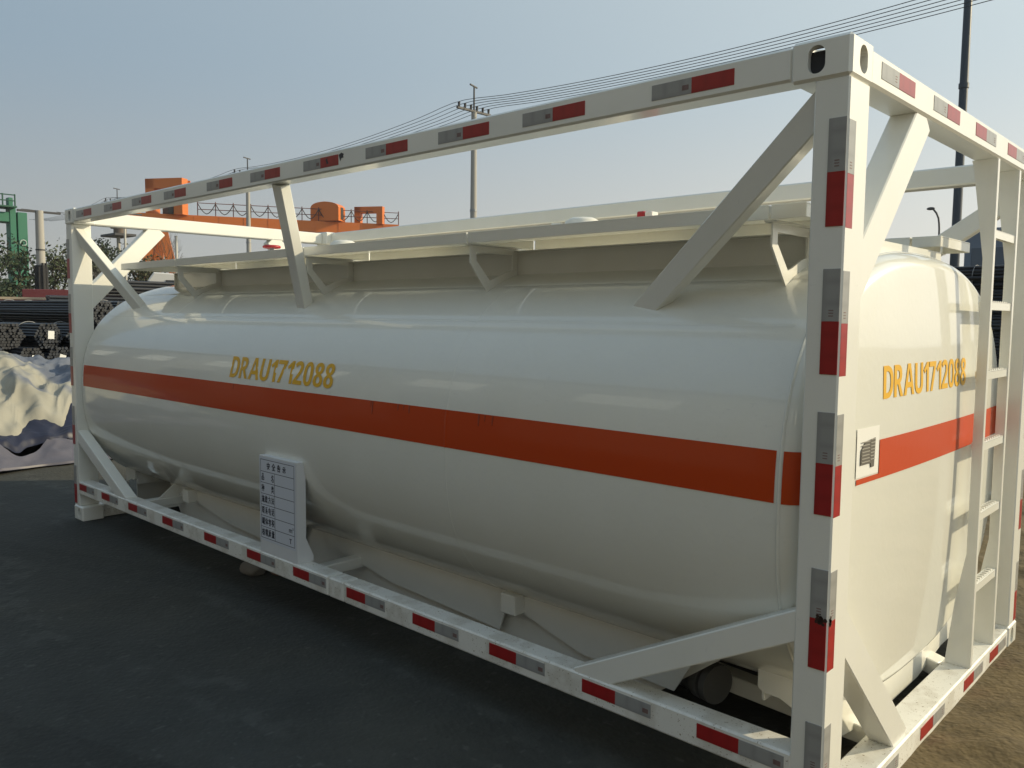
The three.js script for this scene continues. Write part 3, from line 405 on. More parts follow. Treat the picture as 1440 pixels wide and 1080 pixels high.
// ───────────────────────── left: heap of tarpaulins, bundles of black steel bars ─────────────────────────
{
  const P = 4096, ridge = (x, z, s) => { const r = 1 - Math.abs(2 * fbm(x + 70, z + 70, P, 2, s) - 1); return r * r; };
  const edge = (z, s) => fbm(z * 1.3 + 60, 5.5, P, 4, s) - 0.5;
  const crease = (x, z, k) => 1 - Math.abs(2 * fbm(x + 70, z + 70, P, 2, k) - 1);
  const baseH = (x, z) => { const s = -2.4 - x + 0.5 * edge(z, 401); let h = 0.7 * Math.pow(sstep(-0.25, 2.3, s), 1.1); h *= sstep(-6.3, -5.2, x) * sstep(-5.4, -4.2, z) * sstep(3.2, 2.2, z); return Math.max(0, h); };
  const H = (x, z) => { const b = baseH(x, z), q = sstep(0.02, 0.45, b), wx = x + 0.35 * fbm(x * 1.1 + 30, z * 1.1 + 30, P, 3, 405), wz = z + 0.35 * fbm(x * 1.1 + 80, z * 1.1 + 30, P, 3, 406);
    const u = wx * 0.8 + wz * 0.6, v = wz * 0.8 - wx * 0.6;
    return b * (0.82 + 0.42 * fbm(wx * 0.55 + 40, wz * 0.8 + 40, P, 2, 409)) + q * (0.26 * (crease(u * 0.45, v * 1.15, 411) - 0.6) + 0.15 * (crease(u * 0.9 + v * 0.2, v * 2.6, 421) - 0.6)) + (0.3 * sstep(0, 0.05, b) + 0.5 * sstep(0.01, 0.12, b) + 0.6 * q) * (0.075 * crease(u * 1.6 + v, v * 5, 431) + 0.05 * crease(u * 3.2 - v, v * 3.1 + u, 436) + 0.02 * crease(u * 7 + v * 3, v * 8 - u * 3, 441)); };
  const tWeave = tex(256, (u, v) => { const a = fbm(u * 8, v * 8, 8, 4, 451), w = 0.94 + 0.06 * Math.sin(u * 500) * Math.sin(v * 500); const k = (0.8 + 0.35 * a) * w; return [k, k, k]; }, true);
  const tTarp = tex(512, (u, v) => { const a = fbm(u * 6 + v * 2, v * 5, 4096, 4, 455), m = sstep(0.5, 0.54, a), c = fbm(u * 40, v * 40, 40, 3, 458), k = 0.75 + 0.4 * c; return [k * (1 - 0.62 * m), k * (1 - 0.55 * m), k * (1 - 0.3 * m)]; }, true);
  const heap = (name, label, s0, s1, e, off, mat) => {
    const nz = 300, ns = 150, pos = [], uv = [], idx = [];
    for (let i = 0; i <= nz; i++) { const z = -4.8 + 7.6 * i / nz; for (let j = 0; j <= ns; j++) { const a = -2.42 - s0 + 1.1 * s0 * edge(z, e) * 1.6 + 0.25 * s0 * edge(z * 4, e + 5) + 0.3 * edge(z, 401) * (s0 ? 0.5 : 1), b = -2.42 - s1 + 0.9 * edge(z, e + 3), x = a + (b - a) * j / ns; const lip = sstep(0, 0.05, j / ns); pos.push(x, 0.012 + H(x, z) + off * lip, z); uv.push(x * 0.9, z * 0.9); } }
    for (let i = 0; i < nz; i++) for (let j = 0; j < ns; j++) { const a = i * (ns + 1) + j; idx.push(a, a + 1, a + ns + 1, a + 1, a + ns + 2, a + ns + 1); }
    const g = new THREE.BufferGeometry(); g.setAttribute('position', new THREE.Float32BufferAttribute(pos, 3)); g.setAttribute('uv', new THREE.Float32BufferAttribute(uv, 2)); g.setIndex(idx); g.computeVertexNormals();
    tag(put(scene, name, g, mat), label, 'tarpaulin');
  };
  heap('tarpaulin', 'crumpled cream tarpaulin spread over the top of the heap', 0.7, 3.8, 461, 0.075, std([0.33, 0.315, 0.26], 0.7, { map: rep(tTarp, 0.16) }));
  heap('tarpaulin', 'dark blue tarpaulin in folds halfway down the heap', 0.4, 1.5, 471, 0.04, std([0.014, 0.015, 0.036], 0.42, { map: tWeave }));
  heap('tarpaulin', 'grey violet plastic tarpaulin lying at the foot of the heap', 0.0, 0.6, 481, 0.02, std([0.12, 0.112, 0.135], 0.5, { map: tWeave }));
}
const barMat = [std([0.02, 0.024, 0.033], 0.42, { vertexColors: true }), std([0.027, 0.032, 0.042], 0.38, { vertexColors: true }), std([0.016, 0.018, 0.024], 0.5, { vertexColors: true })];
const tagMat = std([0.8, 0.8, 0.78], 0.5), wireMat = std([0.3, 0.3, 0.3], 0.5);
function bundle(label, group, a, b, R, r, tagged, seedMat) { // hexagonally packed bars from a to b, wire ties, a paper tag on the near end
  const t = thing('steel_bar_bundle', label, 'bar bundle', [a.x, a.y, a.z], group);
  const d = V().subVectors(b, a), l = d.length(); d.normalize(); const x = V().crossVectors(V(0, 1, 0), d).normalize(), y = V().crossVectors(d, x), list = [];
  for (let j = -8; j <= 8; j++) for (let i = -8; i <= 8; i++) {
    const u = (i + (j & 1) * 0.5) * r * 2.02, v = j * r * 1.75; if (u * u + v * v > R * R) continue;
    const p = V().addScaledVector(x, u + rr(-0.004, 0.004)).addScaledVector(y, v).addScaledVector(d, rr(-0.025, 0.025)), q = p.clone().addScaledVector(d, l + rr(-0.1, 0.1)).addScaledVector(x, rr(-0.06, 0.06)).addScaledVector(y, rr(-0.03, 0.02));
    const g = rod(p, q, r * 0.97, r * 0.97, 7), kc = rr(0.45, 1.7), cc = new Float32Array(g.attributes.position.count * 3); for (let m = 0; m < cc.length; m += 3) { cc[m] = kc; cc[m + 1] = kc * rr(0.99, 1.01); cc[m + 2] = kc; } g.setAttribute('color', new THREE.BufferAttribute(cc, 3)); list.push(g);
  }
  put(t, 'steel_bars', mergeGeometries(list), barMat[seedMat % 3]).userData.kind = 'stuff';
  for (const f of [0.08, 0.4, 0.75]) { const c = V().addScaledVector(d, l * f); put(t, 'tie_wire', new THREE.TorusGeometry(R + r * 0.6, 0.006, 5, 24).applyQuaternion(new THREE.Quaternion().setFromUnitVectors(V(0, 0, 1), d)).translate(c.x, c.y, c.z), wireMat); }
  if (tagged) put(t, 'paper_tag', cbox(0.09, 0.12, 0.004, 0.0005).rotateZ(rr(-0.6, 0.6)).applyMatrix4(new THREE.Matrix4().makeBasis(x, y, d)).translate(-d.x * 0.14 + x.x * 0.03, -d.y * 0.14 + 0.02, -d.z * 0.14 + x.z * 0.03), tagMat);
  return t;
}
{
  const ORD = ['lowest', 'second', 'third', 'fourth', 'top'];
  for (let row = 0; row < 5; row++) for (let k = 0; k < 5; k++) {
    const o = V(-6.45 - row * 0.06 + rr(-0.12, 0.12), 0.22 + row * 0.355, [-0.4, -0.8, -1.2, -1.5, -2.7][row] - k * 0.43 + rr(-0.05, 0.05));
    const t = bundle(k ? 'black bar bundle, ' + ['', 'second', 'third', 'fourth', 'fifth'][k] + ' from the left edge, in the near stack\'s ' + ORD[row] + ' layer' : 'black bundle of steel bars at the front edge of the near stack, ' + ORD[row] + ' layer', 'bar bundles in the near stack behind the tarpaulins', o, o.clone().add(V(-8.2, rr(-0.05, 0.05), 0.9 + rr(-0.25, 0.25))), 0.2, 0.024, (row === 2 && k < 4) || (row === 3 && (k === 1 || k === 2)), row + k + 8);
  }
  for (let row = 0; row < 6; row++) for (let k = 0; k < 2; k++) {
    const o = V(-13.6 - k * 0.5, 0.23 + row * 0.4, -4.0 - row * 0.12 + rr(-0.3, 0.3)); if (row === 5 && k) continue;
    bundle('black bar bundle in the tall far stack, ' + ['lowest', 'second', 'third', 'fourth', 'fifth', 'topmost'][row] + ' layer, ' + (k ? 'rear' : 'front') + ' row', 'bar bundles in the far stack', o, o.clone().add(V(1.6 - 3 * 0.4, rr(-0.06, 0.06), -12)), 0.21, 0.045, false, row + k);
  }
  for (let row = 0; row < 6; row++) for (let k = 0; k < 2; k++) {
    const o = V(0.4, 0.25 + row * 0.44, -15.2 - k * 0.55);
    bundle('dark navy bar bundle in the stack behind the ladder, ' + ['lowest', 'second', 'third', 'fourth', 'fifth', 'topmost'][row] + ' layer, ' + (k ? 'rear' : 'front') + ' row', 'bar bundles in the stack behind the ladder', o, o.clone().add(V(5.6, 0, 0.5)), 0.22, 0.036, false, row);
  }
}
// orange cargo tray far behind the bars
{
  const t = thing('cargo_tray', 'faded orange steel cargo tray standing low behind the bar stacks', 'cargo tray', [-21, 0, -4.2]);
  const om = std([0.36, 0.1, 0.05], 0.7), d = V(0.27, 0, -0.96);
  const side = (a, y0, y1, w, m, n) => put(t, n, bar(V(a.x, (y0 + y1) / 2, a.z), V(a.x + d.x * 6, (y0 + y1) / 2, a.z + d.z * 6), w, y1 - y0, V(0, 1, 0)), m);
  side(V(0.6, 0, 2.6), 1.55, 2.0, 0.06, om, 'side_panel'); side(V(-1.6, 0, 2.2), 1.55, 2.0, 0.06, om, 'side_panel'); side(V(0.62, 0, 2.6), 2.0, 2.07, 0.1, std([0.4, 0.33, 0.25], 0.7), 'top_rim');
  for (let i = 0; i < 5; i++) put(t, 'upright', bar(V(0.66 + d.x * (0.4 + i * 1.3), 0, 2.6 + d.z * (0.4 + i * 1.3)), V(0.66 + d.x * (0.4 + i * 1.3), 1.56, 2.6 + d.z * (0.4 + i * 1.3)), 0.1, 0.1, V(1, 0, 0)), om);
}

// ───────────────────────── utility poles and wires ─────────────────────────
const concrete = std([0.4, 0.385, 0.35], 0.85), steelDark = std([0.05, 0.05, 0.055], 0.6);
const poleLine = [[-69, -21.3], [-50.7, -20.4], [-34.0, -20.6], [-15.27, -19.2], [3.5, -19.4]];
function utilityPole(x, z, label, h, extra) {
  const t = thing('utility_pole', label, 'utility pole', [x, 0, z]);
  put(t, 'pole', rod(V(0, 0, 0), V(0, h - 0.9, 0), 0.15, 0.1, 14), concrete);
  put(t, 'top_stub', rod(V(0, h - 1.2, 0), V(0, h, 0), 0.035, 0.03, 8), steelDark);
  put(t, 'band', rod(V(0, h * 0.55, 0), V(0, h * 0.55 + 0.08, 0), 0.135, 0.135, 14), galv);
  put(t, 'crossarm', range(-0.04, 0.04, h - 0.92, h - 0.84, -0.85, 0.85, 0.005), steelDark);
  for (let k = 0; k < 6; k++) put(t, 'insulator', rod(V(0, h - 0.84, -0.75 + k * 0.3), V(0, h - 0.68, -0.75 + k * 0.3), 0.035, 0.05, 8), steelDark);
  put(t, 'top_bracket', bar(V(-0.05, h, -0.2), V(0.05, h + 0.03, 0.25), 0.05, 0.05), steelDark);
  if (extra) { // transformer platform
    put(t, 'transformer', merge([rod(V(0.3, h - 3, 0), V(0.3, h - 1.7, 0), 0.4, 0.4, 14), rod(V(-0.35, h - 2.6, 0.1), V(-0.35, h - 1.6, 0.1), 0.25, 0.25, 12)]), std([0.16, 0.12, 0.09], 0.7));
    put(t, 'platform', range(-1.2, 1.2, h - 3.15, h - 3.0, -0.7, 0.7, 0.01), steelDark);
    put(t, 'crossarm', range(-0.05, 0.05, h - 1.6, h - 1.5, -1.6, 1.6, 0.005), steelDark); put(t, 'crossarm', range(-1.5, 1.5, h - 1.45, h - 1.37, -0.05, 0.05, 0.005), steelDark);
  }
  return t;
}
utilityPole(...poleLine[1], 'pale concrete pole with crossarms and transformer left of the orange crane', 9.9, true);
utilityPole(...poleLine[2], 'slender concrete pole with one crossarm in front of the orange crane girder', 9.9);
utilityPole(...poleLine[3], 'tall concrete pole with crossarm rising above the middle of the container', 10);
utilityPole(...poleLine[4], 'concrete pole at the wires\' end beyond the ladder side', 10);
for (let k = 0; k < 6; k++) {
  const pts = []; for (let i = 0; i < poleLine.length; i++) { const [x, z] = poleLine[i], y = [9.9, 9.9, 9.9, 10, 10][i] - 0.66, zz = z - 0.75 + k * 0.3; if (i) { const [px, pz] = poleLine[i - 1], py = [9.9, 9.9, 9.9, 10, 10][i - 1] - 0.66, pzz = pz - 0.75 + k * 0.3; for (let j = 1; j < 8; j++) { const f = j / 8; pts.push(V(px + (x - px) * f, py + (y - py) * f - 4 * (0.28 + 0.02 * k) * f * (1 - f), pzz + (zz - pzz) * f)); } } pts.push(V(x, y, zz)); }
  tag(put(scene, 'overhead_wire', new THREE.TubeGeometry(new THREE.CatmullRomCurve3(pts), 110, 0.0105, 4), steelDark), 'thin dark overhead wire strung along the row of concrete poles', 'wire', 'overhead wires between the poles');
}
{ // thick pole by the trees with its base wrapped in black
  const t = thing('utility_pole', 'thick pale concrete pole by the dark tree, its foot wrapped black', 'utility pole', [-30.25, 0, -9.24]);
  put(t, 'pole', rod(V(0, 0, 0), V(0, 5.75, 0), 0.2, 0.15, 16), concrete);
  put(t, 'crossarm', range(-0.05, 0.05, 5.66, 5.74, -0.8, 0.8, 0.005), steelDark); put(t, 'band', rod(V(0, 4.15, 0), V(0, 4.2, 0), 0.185, 0.185, 14), steelDark);
  put(t, 'foot_wrap', merge([rod(V(0, 0, 0), V(0, 3.55, 0), 0.26, 0.22, 12), ...Array.from({ length: 9 }, (_, i) => rod(V(Math.cos(i * 0.7) * 0.24, 0, Math.sin(i * 0.7) * 0.24), V(Math.cos(i * 0.7) * 0.21, 3.5 + rr(-0.1, 0.15), Math.sin(i * 0.7) * 0.21), 0.05, 0.04, 6))]), rubber);
  for (const k of [0, 1]) tag(put(scene, 'overhead_wire', new THREE.TubeGeometry(new THREE.CatmullRomCurve3([V(-30.25, 5.76, -9.9 + k * 1.3), V(-38, 6.6, -14.6 + k * 0.8), V(-50.7, 9.1, -20.6 + k * 0.4)]), 24, 0.011, 4), steelDark), 'sagging wire from the thick wrapped pole to the transformer pole', 'wire', 'wires from the thick pole');
}
for (const [x, z, h, label] of [[-27.6, -11.55, 5.2, 'thin pale post standing behind the left end brace'], [-22.5, -11.3, 4.4, 'thin pale post beside the white truck cab']]) { const t = thing('yard_post', label, 'post', [x, 0, z]); put(t, 'post', rod(V(0, 0, 0), V(0, h, 0), 0.05, 0.045, 10), std([0.55, 0.53, 0.47], 0.7)); put(t, 'cap', rod(V(0, h, 0), V(0, h + 0.03, 0), 0.06, 0.06, 10), concrete); }
{ // tall dark steel mast
  const t = thing('lighting_mast', 'tall dark steel mast rising behind the ladder end of the container', 'mast', [-0.93, 0, -26.6]); const m = std([0.04, 0.055, 0.075], 0.45);
  put(t, 'mast', rod(V(0, 0, 0), V(0, 14, 0), 0.15, 0.11, 18), m); put(t, 'joint', rod(V(0, 8.9, 0), V(0, 9.05, 0), 0.15, 0.15, 18), m); put(t, 'base_plate', range(-0.3, 0.3, 0, 0.04, -0.3, 0.3, 0.005), m); put(t, 'lamp_head', range(-0.9, 0.9, 13.9, 14.05, -0.25, 0.25, 0.01), m);
}
{ // curved street lamp far off
  const t = thing('street_lamp', 'distant dark street lamp with curved arm seen right of the dome', 'street lamp', [-12.6, 0, -64.8]);
  put(t, 'pole', new THREE.TubeGeometry(new THREE.CatmullRomCurve3([V(0, 0, 0), V(0, 6, 0), V(0.05, 8.6, 0), V(-0.1, 9.5, 0), V(-0.45, 10, 0)]), 24, 0.07, 8), steelDark);
  put(t, 'lamp_head', new THREE.SphereGeometry(0.2, 10, 8).scale(1.5, 0.6, 0.8).translate(-0.6, 10.02, 0), steelDark);
}
// ───────────────────────── orange gantry crane ─────────────────────────
{
  const om = std([0.66, 0.17, 0.025], 0.5), od = std([0.13, 0.035, 0.022], 0.6), dark = std([0.035, 0.03, 0.03], 0.6);
  const t = thing('gantry_crane', 'orange gantry crane with railed girder and small cabin behind the container', 'gantry crane', [-66.2, 0, -29.6]);
  const d = V(0.462, 0, -0.887), n = V(0.887, 0, 0.462), df = V(0.86, 0, -0.51), at = (s, y, o = 0) => V(d.x * s + n.x * o, y, d.z * s + n.z * o);
  for (const o of [0, -3]) put(t, 'girder', bar(at(-4, 9.85, o), at(21.6, 9.85, o), 0.7, 1.0), om);
  for (let k = 0; k < 12; k++) put(t, 'girder_plate', bar(at(-3 + k * 2.1, 9.85, 0.36), at(-2.96 + k * 2.1, 9.85, 0.36), 0.03, 0.9), om);
  const rail = put(t, 'railing', merge([0.55, 1.1].map((h) => rod(at(3.6, 10.35 + h, 0.3), at(21.6, 10.35 + h, 0.3), 0.035, 0.035, 6))), std([0.16, 0.05, 0.03], 0.6));
  for (let k = 0; k <= 12; k++) put(rail, 'rail_post', rod(at(3.6 + k * 1.5, 10.3, 0.3), at(3.6 + k * 1.5, 11.6, 0.3), 0.045, 0.045, 6), od);
  for (let k = 0; k < 12; k++) put(t, 'festoon_cable', new THREE.TubeGeometry(new THREE.CatmullRomCurve3([at(3.6 + k * 1.5, 11.4, 0.4), at(4.0 + k * 1.5, 10.75, 0.4), at(4.35 + k * 1.5, 10.5, 0.4), at(4.7 + k * 1.5, 10.75, 0.4), at(5.1 + k * 1.5, 11.4, 0.4)]), 12, 0.04, 5), dark);
  const frame = (s0, s1, y, w) => put(t, 'portal_frame', (() => { const q = at((s0 + s1) / 2, 0, -0.2), e = (k, yy) => V(q.x + df.x * k, yy, q.z + df.z * k), h = (s1 - s0) / 2 * 1.12; return merge([bar(e(-h, 10.3), e(-h, y, -0.2), w, w, df), bar(e(h, 10.3), e(h, y - w), w, w, df), bar(e(-h - w / 2, y - w / 2), e(h + w / 2, y - w / 2), w, w)]); })(), om);
  frame(-0.2, 2.3, 13.45, 0.85); frame(17.9, 19.9, 11.95, 0.6);
  put(t, 'trolley_beam', bar(at(2.6, 13.0, -0.2), at(2.6, 13.0, -4), 0.85, 0.85), om); put(t, 'winch', range(-0.6, 0.6, 0, 0.7, -0.5, 0.5, 0.03).translate(at(1.4, 10.35).x, 10.35, at(1.4, 10.35).z), dark);
  const cab = put(t, 'cabin', (() => { const s = new THREE.Shape(); s.moveTo(-1.4, 0); s.lineTo(1.4, 0); s.lineTo(1.4, 1.2); s.quadraticCurveTo(1.3, 1.7, 0, 1.75); s.quadraticCurveTo(-1.3, 1.7, -1.4, 1.2); s.closePath(); return new THREE.ExtrudeGeometry(s, { depth: 1.5, bevelEnabled: false }).applyMatrix4(new THREE.Matrix4().makeBasis(df, V(0, 1, 0), V(0.51, 0, 0.86))).translate(at(15.4, 10.4, -0.8).x, 10.4, at(15.4, 10.4, -0.8).z); })(), om);
  put(cab, 'doorway', bar(at(15.4, 11.1, -0.8).addScaledVector(df, 1.42).add(V(0.51 * 0.5, 0, 0.86 * 0.5)), at(15.4, 11.1, -0.8).addScaledVector(df, 1.42).add(V(0.51 * 1.0, 0, 0.86 * 1.0)), 0.04, 1.1), dark);
  for (const s of [0.6, 19.5]) for (const o of [0, -3]) put(t, 'leg', bar(at(s, 9.4, o), at(s + (o ? -1.6 : 1.9), 0.6, o), 0.75, 1.15, n), om);
  for (const o of [0, -3]) put(t, 'leg', bar(at(0.4, 9.4, o), at(-2.6, 0.6, o), 0.6, 0.8, n), om);
  for (const s of [0, 19]) put(t, 'end_carriage', bar(at(s - 1, 0.4, 1.5), at(s - 1, 0.4, -4.5), 0.6, 0.6), od);
}
// ───────────────────────── green steel tower ─────────────────────────
{
  const g = std([0.03, 0.17, 0.105], 0.55), gd = std([0.02, 0.09, 0.06], 0.6), t = thing('steel_tower', 'green steel portal tower with railed top behind the trees', 'tower', [-50.6, 0, -14.2]);
  for (const [z, w] of [[-0.31, 0.53], [0.21, 0.34], [3.0, 0.6]]) put(t, 'column', range(-0.4, 0.4, 0, z < 0 ? 7.75 : 8.0, z - w / 2, z + w / 2, 0.02), g);
    put(t, 'top_beam', range(-0.36, 0.36, 7.12, 7.7, 0.05, 3.4, 0.02), g); put(t, 'top_beam', range(-3.4, -0.42, 7.35, 7.7, -0.55, -0.1, 0.02), gd);
  put(t, 'platform', range(-0.5, 0.9, 7.95, 8.05, 0.1, 3.6, 0.01), gd);
  const r = put(t, 'railing', merge([8.35, 8.7].map((y) => rod(V(0.85, y, 0.2), V(0.85, y, 3.6), 0.035, 0.035, 6))), gd); for (let k = 0; k < 6; k++) put(r, 'rail_post', rod(V(0.85, 8.0, 0.2 + k * 0.66), V(0.85, 8.75, 0.2 + k * 0.66), 0.045, 0.045, 6), gd);
  put(t, 'junction_box', range(-0.2, 0.3, 8.0, 8.6, 0.15, 0.4, 0.02), g);
  put(t, 'bracket_ring', new THREE.TorusGeometry(0.17, 0.04, 8, 18).rotateY(Math.PI / 2).translate(0.42, 5.9, -0.3), std([0.4, 0.5, 0.45], 0.5));
  for (let k = 0; k < 5; k++) put(t, 'lattice_bar', rod(V(0.1, 0.6 + k * 1.2, 0.3), V(0.1, 1.8 + k * 1.2, 2.8), 0.05, 0.05, 6), gd);
}
// ───────────────────────── trees and shrubs ─────────────────────────
function tree(name, label, x, z, h, w, opts) {
  const t = thing(name, label, name === 'shrub' ? 'shrub' : 'tree', [x, 0, z], opts.group), wood = std(opts.wood ?? [0.05, 0.04, 0.03], 0.9), limbs = [], tips = [];
  const grow = (p, d, l, r, k) => { const q = p.clone().addScaledVector(d, l); limbs.push(rod(p, q, r, r * 0.65, 6)); if (k === 0) { tips.push(q); return; } if (k < 3) tips.push(q.clone()); const n = k > 2 ? 4 : 3; for (let i = 0; i < n; i++) { const e = d.clone().multiplyScalar(0.75).add(V(rr(-1, 1), rr(-0.1, 0.7), rr(-1, 1)).multiplyScalar(opts.spread ?? 0.8)).normalize(); grow(q, e, l * rr(0.6, 0.85), r * 0.6, k - 1); } };
  grow(V(0, 0, 0), V(rr(-0.06, 0.06), 1, rr(-0.06, 0.06)).normalize(), h * (opts.bole ?? 0.28), 0.035 * h * (opts.thick ?? 0.6), opts.levels ?? 3);
  let top = 0, wid = 0; for (const p of tips) { top = Math.max(top, p.y); wid = Math.max(wid, Math.hypot(p.x, p.z)); }
  const sy = h * 0.96 / top, sx = w / 2 / wid; const tr = put(t, 'trunk', merge(limbs).scale(sx, sy, sx), wood); tr.geometry.computeVertexNormals();
  const pos = [], nor = [], uv = [];
  const leaf = (c, s) => { const a = V(rr(-1, 1), rr(-1, 1), rr(-1, 1)).normalize(), b = V(rr(-1, 1), rr(-1, 1), rr(-1, 1)).cross(a).normalize(), m = a.clone().cross(b), P = [c.clone().addScaledVector(a, s), c.clone().addScaledVector(b, s * 0.45), c.clone().addScaledVector(a, -s), c.clone().addScaledVector(b, -s * 0.45)]; for (const i of [0, 1, 2, 0, 2, 3]) { pos.push(P[i].x, P[i].y, P[i].z); nor.push(m.x, m.y, m.z); uv.push(0, 0); } };
  if (opts.leaves) {
    for (const p of tips) { const c = V(p.x * sx, p.y * sy, p.z * sx), R = (opts.clump ?? 0.5) * rr(0.6, 1.2); for (let i = 0; i < opts.leaves; i++) { const q = V(rr(-1, 1), rr(-1, 1), rr(-1, 1)); if (q.lengthSq() > 1) continue; leaf(c.clone().addScaledVector(q, R).add(V(0, -0.1, 0)), rr(0.06, 0.13) * (opts.leafSize ?? 1)); } }
    const g = new THREE.BufferGeometry(); g.setAttribute('position', new THREE.Float32BufferAttribute(pos, 3)); g.setAttribute('normal', new THREE.Float32BufferAttribute(nor, 3)); g.setAttribute('uv', new THREE.Float32BufferAttribute(uv, 2)); put(t, 'crown', g, std(opts.leaf, 0.7));
  }
  return t;
}
tree('evergreen_tree', 'dark evergreen tree in front of the green steel tower', -37, -10.1, 5.2, 4.2, { leaves: 60, clump: 0.6, leaf: [0.035, 0.055, 0.022], leafSize: 1.1 });
tree('evergreen_tree', 'dark leafy tree just behind the thick wrapped pole', -37.5, -12.3, 4.9, 3.0, { leaves: 45, clump: 0.5, leaf: [0.055, 0.07, 0.025] });
tree('bare_tree', 'leafless grey tree right of the thick wrapped pole', -35.5, -13.3, 4.3, 3.0, { wood: [0.12, 0.1, 0.08], levels: 4, thick: 0.3 });
tree('shrub', 'low dark shrub at the left edge above the orange tray', -30.5, -6.6, 2.9, 3.4, { leaves: 70, clump: 0.5, leaf: [0.03, 0.05, 0.02], bole: 0.15 });
tree('shrub', 'low green shrub beside the foot of the thick pole', -31, -8.2, 3.0, 2.6, { leaves: 60, clump: 0.45, leaf: [0.05, 0.06, 0.02], bole: 0.15 });
tree('evergreen_tree', 'dark bushy tree seen between the left corner post and its braces', -38.6, -15.0, 5.4, 4.4, { leaves: 70, clump: 0.65, leaf: [0.035, 0.05, 0.022], bole: 0.2 });
tree('evergreen_tree', 'olive bushy tree behind the left end brace', -39.5, -17.2, 5.3, 4.4, { leaves: 70, clump: 0.65, leaf: [0.06, 0.065, 0.025], bole: 0.2 });
tree('bare_tree', 'slim leafless tree left of the crane leg', -42, -19.6, 7.2, 2.6, { wood: [0.11, 0.09, 0.07], levels: 4, thick: 0.25 });
for (let k = 0; k < 7; k++) tree('bare_tree', 'pale leafless tree in the hazy row far behind the crane', -128 + k * 3.2, -62 - k * 4.6, 11.5 + rr(-1.5, 1), 4.5, { wood: [0.16, 0.14, 0.12], levels: 4, thick: 0.3, spread: 0.5, group: 'far leafless trees behind the crane' });
// ───────────────────────── white truck cab, far buildings, stones ─────────────────────────
{
  const t = thing('truck', 'white truck cab with dark windscreen seen under the walkway', 'truck', [-26, 0, -13]); t.rotation.y = 1.15;
  const w = std([0.72, 0.71, 0.68], 0.35), gl = std([0.02, 0.022, 0.025], 0.08);
  const prof = [[1.0, 0.5], [1.05, 1.5], [1.0, 2.35], [0.62, 3.12], [-0.9, 3.2], [-1.1, 2.9], [-1.1, 0.5]];
  const sh = new THREE.Shape(prof.map((p) => new THREE.Vector2(...p))); put(t, 'cab', new THREE.ExtrudeGeometry(sh, { depth: 2.1, bevelEnabled: true, bevelSize: 0.05, bevelThickness: 0.05, bevelSegments: 2 }).translate(0, 0, -1.05), w);
  put(t, 'windscreen', bar(V(1.062, 2.42, 0), V(0.73, 3.02, 0), 1.8, 0.02, V(1, 0.6, 0).normalize()), gl); put(t, 'grille', range(1.07, 1.12, 0.9, 1.35, -0.8, 0.8, 0.01), black);
  for (const s of [-1, 1]) { put(t, 'side_window', range(-0.5, 0.5, 2.35, 2.95, s * 1.09 - 0.02, s * 1.09 + 0.03, 0.005), gl); put(t, 'mirror', merge([range(0.95, 1.05, 2.2, 2.75, s * 1.45 - 0.12, s * 1.45 + 0.12, 0.02), rod(V(0.9, 2.8, s * 1.1), V(1, 2.75, s * 1.45), 0.02)]), w); put(t, 'headlight', range(1.06, 1.12, 0.95, 1.2, s * 0.9 - 0.14, s * 0.9 + 0.14, 0.02), std([0.6, 0.6, 0.6], 0.2)); put(t, 'wheel', rod(V(0.2, 0.5, s * 0.95), V(0.2, 0.5, s * 1.15), 0.5, 0.5, 24), rubber); put(t, 'wheel', rod(V(-3.2, 0.5, s * 0.95), V(-3.2, 0.5, s * 1.15), 0.5, 0.5, 24), rubber); }
  put(t, 'cargo_body', range(-5.4, -1.2, 0.9, 2.5, -1.15, 1.15, 0.02), std([0.16, 0.035, 0.04], 0.5));
}
{
  const t = thing('office_block', 'hazy blue grey building behind the ladder', 'building', [-6.4, 0, -56.5]), m = std([0.13, 0.17, 0.23], 0.7);
  put(t, 'wall', range(-1.9, 4.5, 0, 7.2, -3, 1, 0.02), m); put(t, 'roof', range(-2, 4.6, 7.2, 7.4, -3.1, 1.1, 0.02), std([0.2, 0.23, 0.28], 0.7));
  for (let i = 0; i < 5; i++) for (let j = 0; j < 2; j++) put(t, 'window', range(-1.5 + i * 1.2, -0.8 + i * 1.2, 2 + j * 2.8, 3.4 + j * 2.8, 1.0, 1.03, 0.005), std([0.06, 0.09, 0.13], 0.2));
}
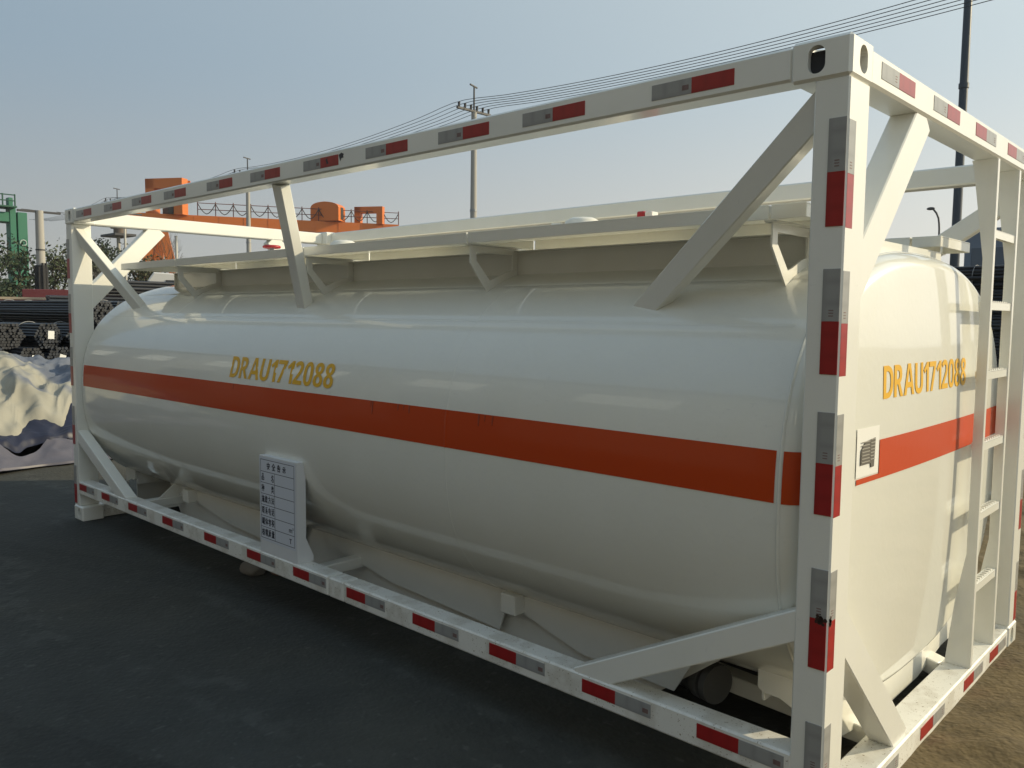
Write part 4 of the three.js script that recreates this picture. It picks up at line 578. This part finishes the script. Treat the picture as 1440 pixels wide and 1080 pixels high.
{ // long warehouse across the yard, behind the photographer: it shows in the tank's gloss
  const t = thing('warehouse', 'long grey warehouse across the yard, mirrored in the tank side', 'building', [-8, 0, 14]), m = std([0.15, 0.15, 0.15], 0.8);
  for (let k = 0; k < 14; k++) put(t, 'wall_panel', range(-38 + k * 5, -33.03 + k * 5, 0, k % 5 === 2 ? 10.4 : 10.6, k % 3 === 1 ? -0.06 : 0, 0.4, 0.02), k % 5 === 3 ? std([0.22, 0.215, 0.2], 0.7) : k % 4 === 1 ? std([0.07, 0.07, 0.075], 0.8) : m);
  put(t, 'roof', range(-38.4, 32.4, 10.7, 11.0, -0.5, 14, 0.02), std([0.2, 0.21, 0.23], 0.6)); put(t, 'end_wall', range(-38, -37.7, 0, 10.6, 0.42, 13.6, 0.02), m); put(t, 'end_wall', range(31.6, 31.9, 0, 10.6, 0.42, 13.6, 0.02), m); put(t, 'back_wall', range(-37.6, 31.5, 0, 10.6, 13.6, 13.9, 0.02), m);
  for (const x of [-20, -3, 12]) put(t, 'door', range(x - 2.4, x + 2.4, 0, 5, -0.14, -0.07, 0.02), std([0.05, 0.05, 0.055], 0.6));
  for (let k = 0; k < 9; k++) put(t, 'window', range(-34 + k * 7, -31 + k * 7, 6.6, 8.6, -0.14, -0.07, 0.02), std([0.6, 0.62, 0.62], 0.3));
}
for (const [x, z, s, label] of [[2.29, -0.27, 0.07, 'broken pale concrete lump under the lower rail by the board'], [2.42, -0.38, 0.05, 'small reddish stone beside the broken concrete lump']]) {
  const g = mergeVertices(new THREE.IcosahedronGeometry(s, 3).deleteAttribute('uv').deleteAttribute('normal')), p = g.attributes.position; for (let i = 0; i < p.count; i++) { const v = V(p.getX(i), p.getY(i), p.getZ(i)), k = 0.7 + 0.7 * fbm(v.x / s * 1.4 + 40, v.y / s * 1.4 + v.z / s + 40, 4096, 3, 501); p.setXYZ(i, v.x * k * 1.3, v.y * k * 0.75 + s * 0.5, v.z * k); } g.computeVertexNormals();
  const o = put(scene, 'stone', g, std(s > 0.06 ? [0.2, 0.18, 0.155] : [0.22, 0.13, 0.1], 0.95)); o.position.set(x, 0, z); tag(o, label, 'stone');
}
renderer.render(scene, camera);
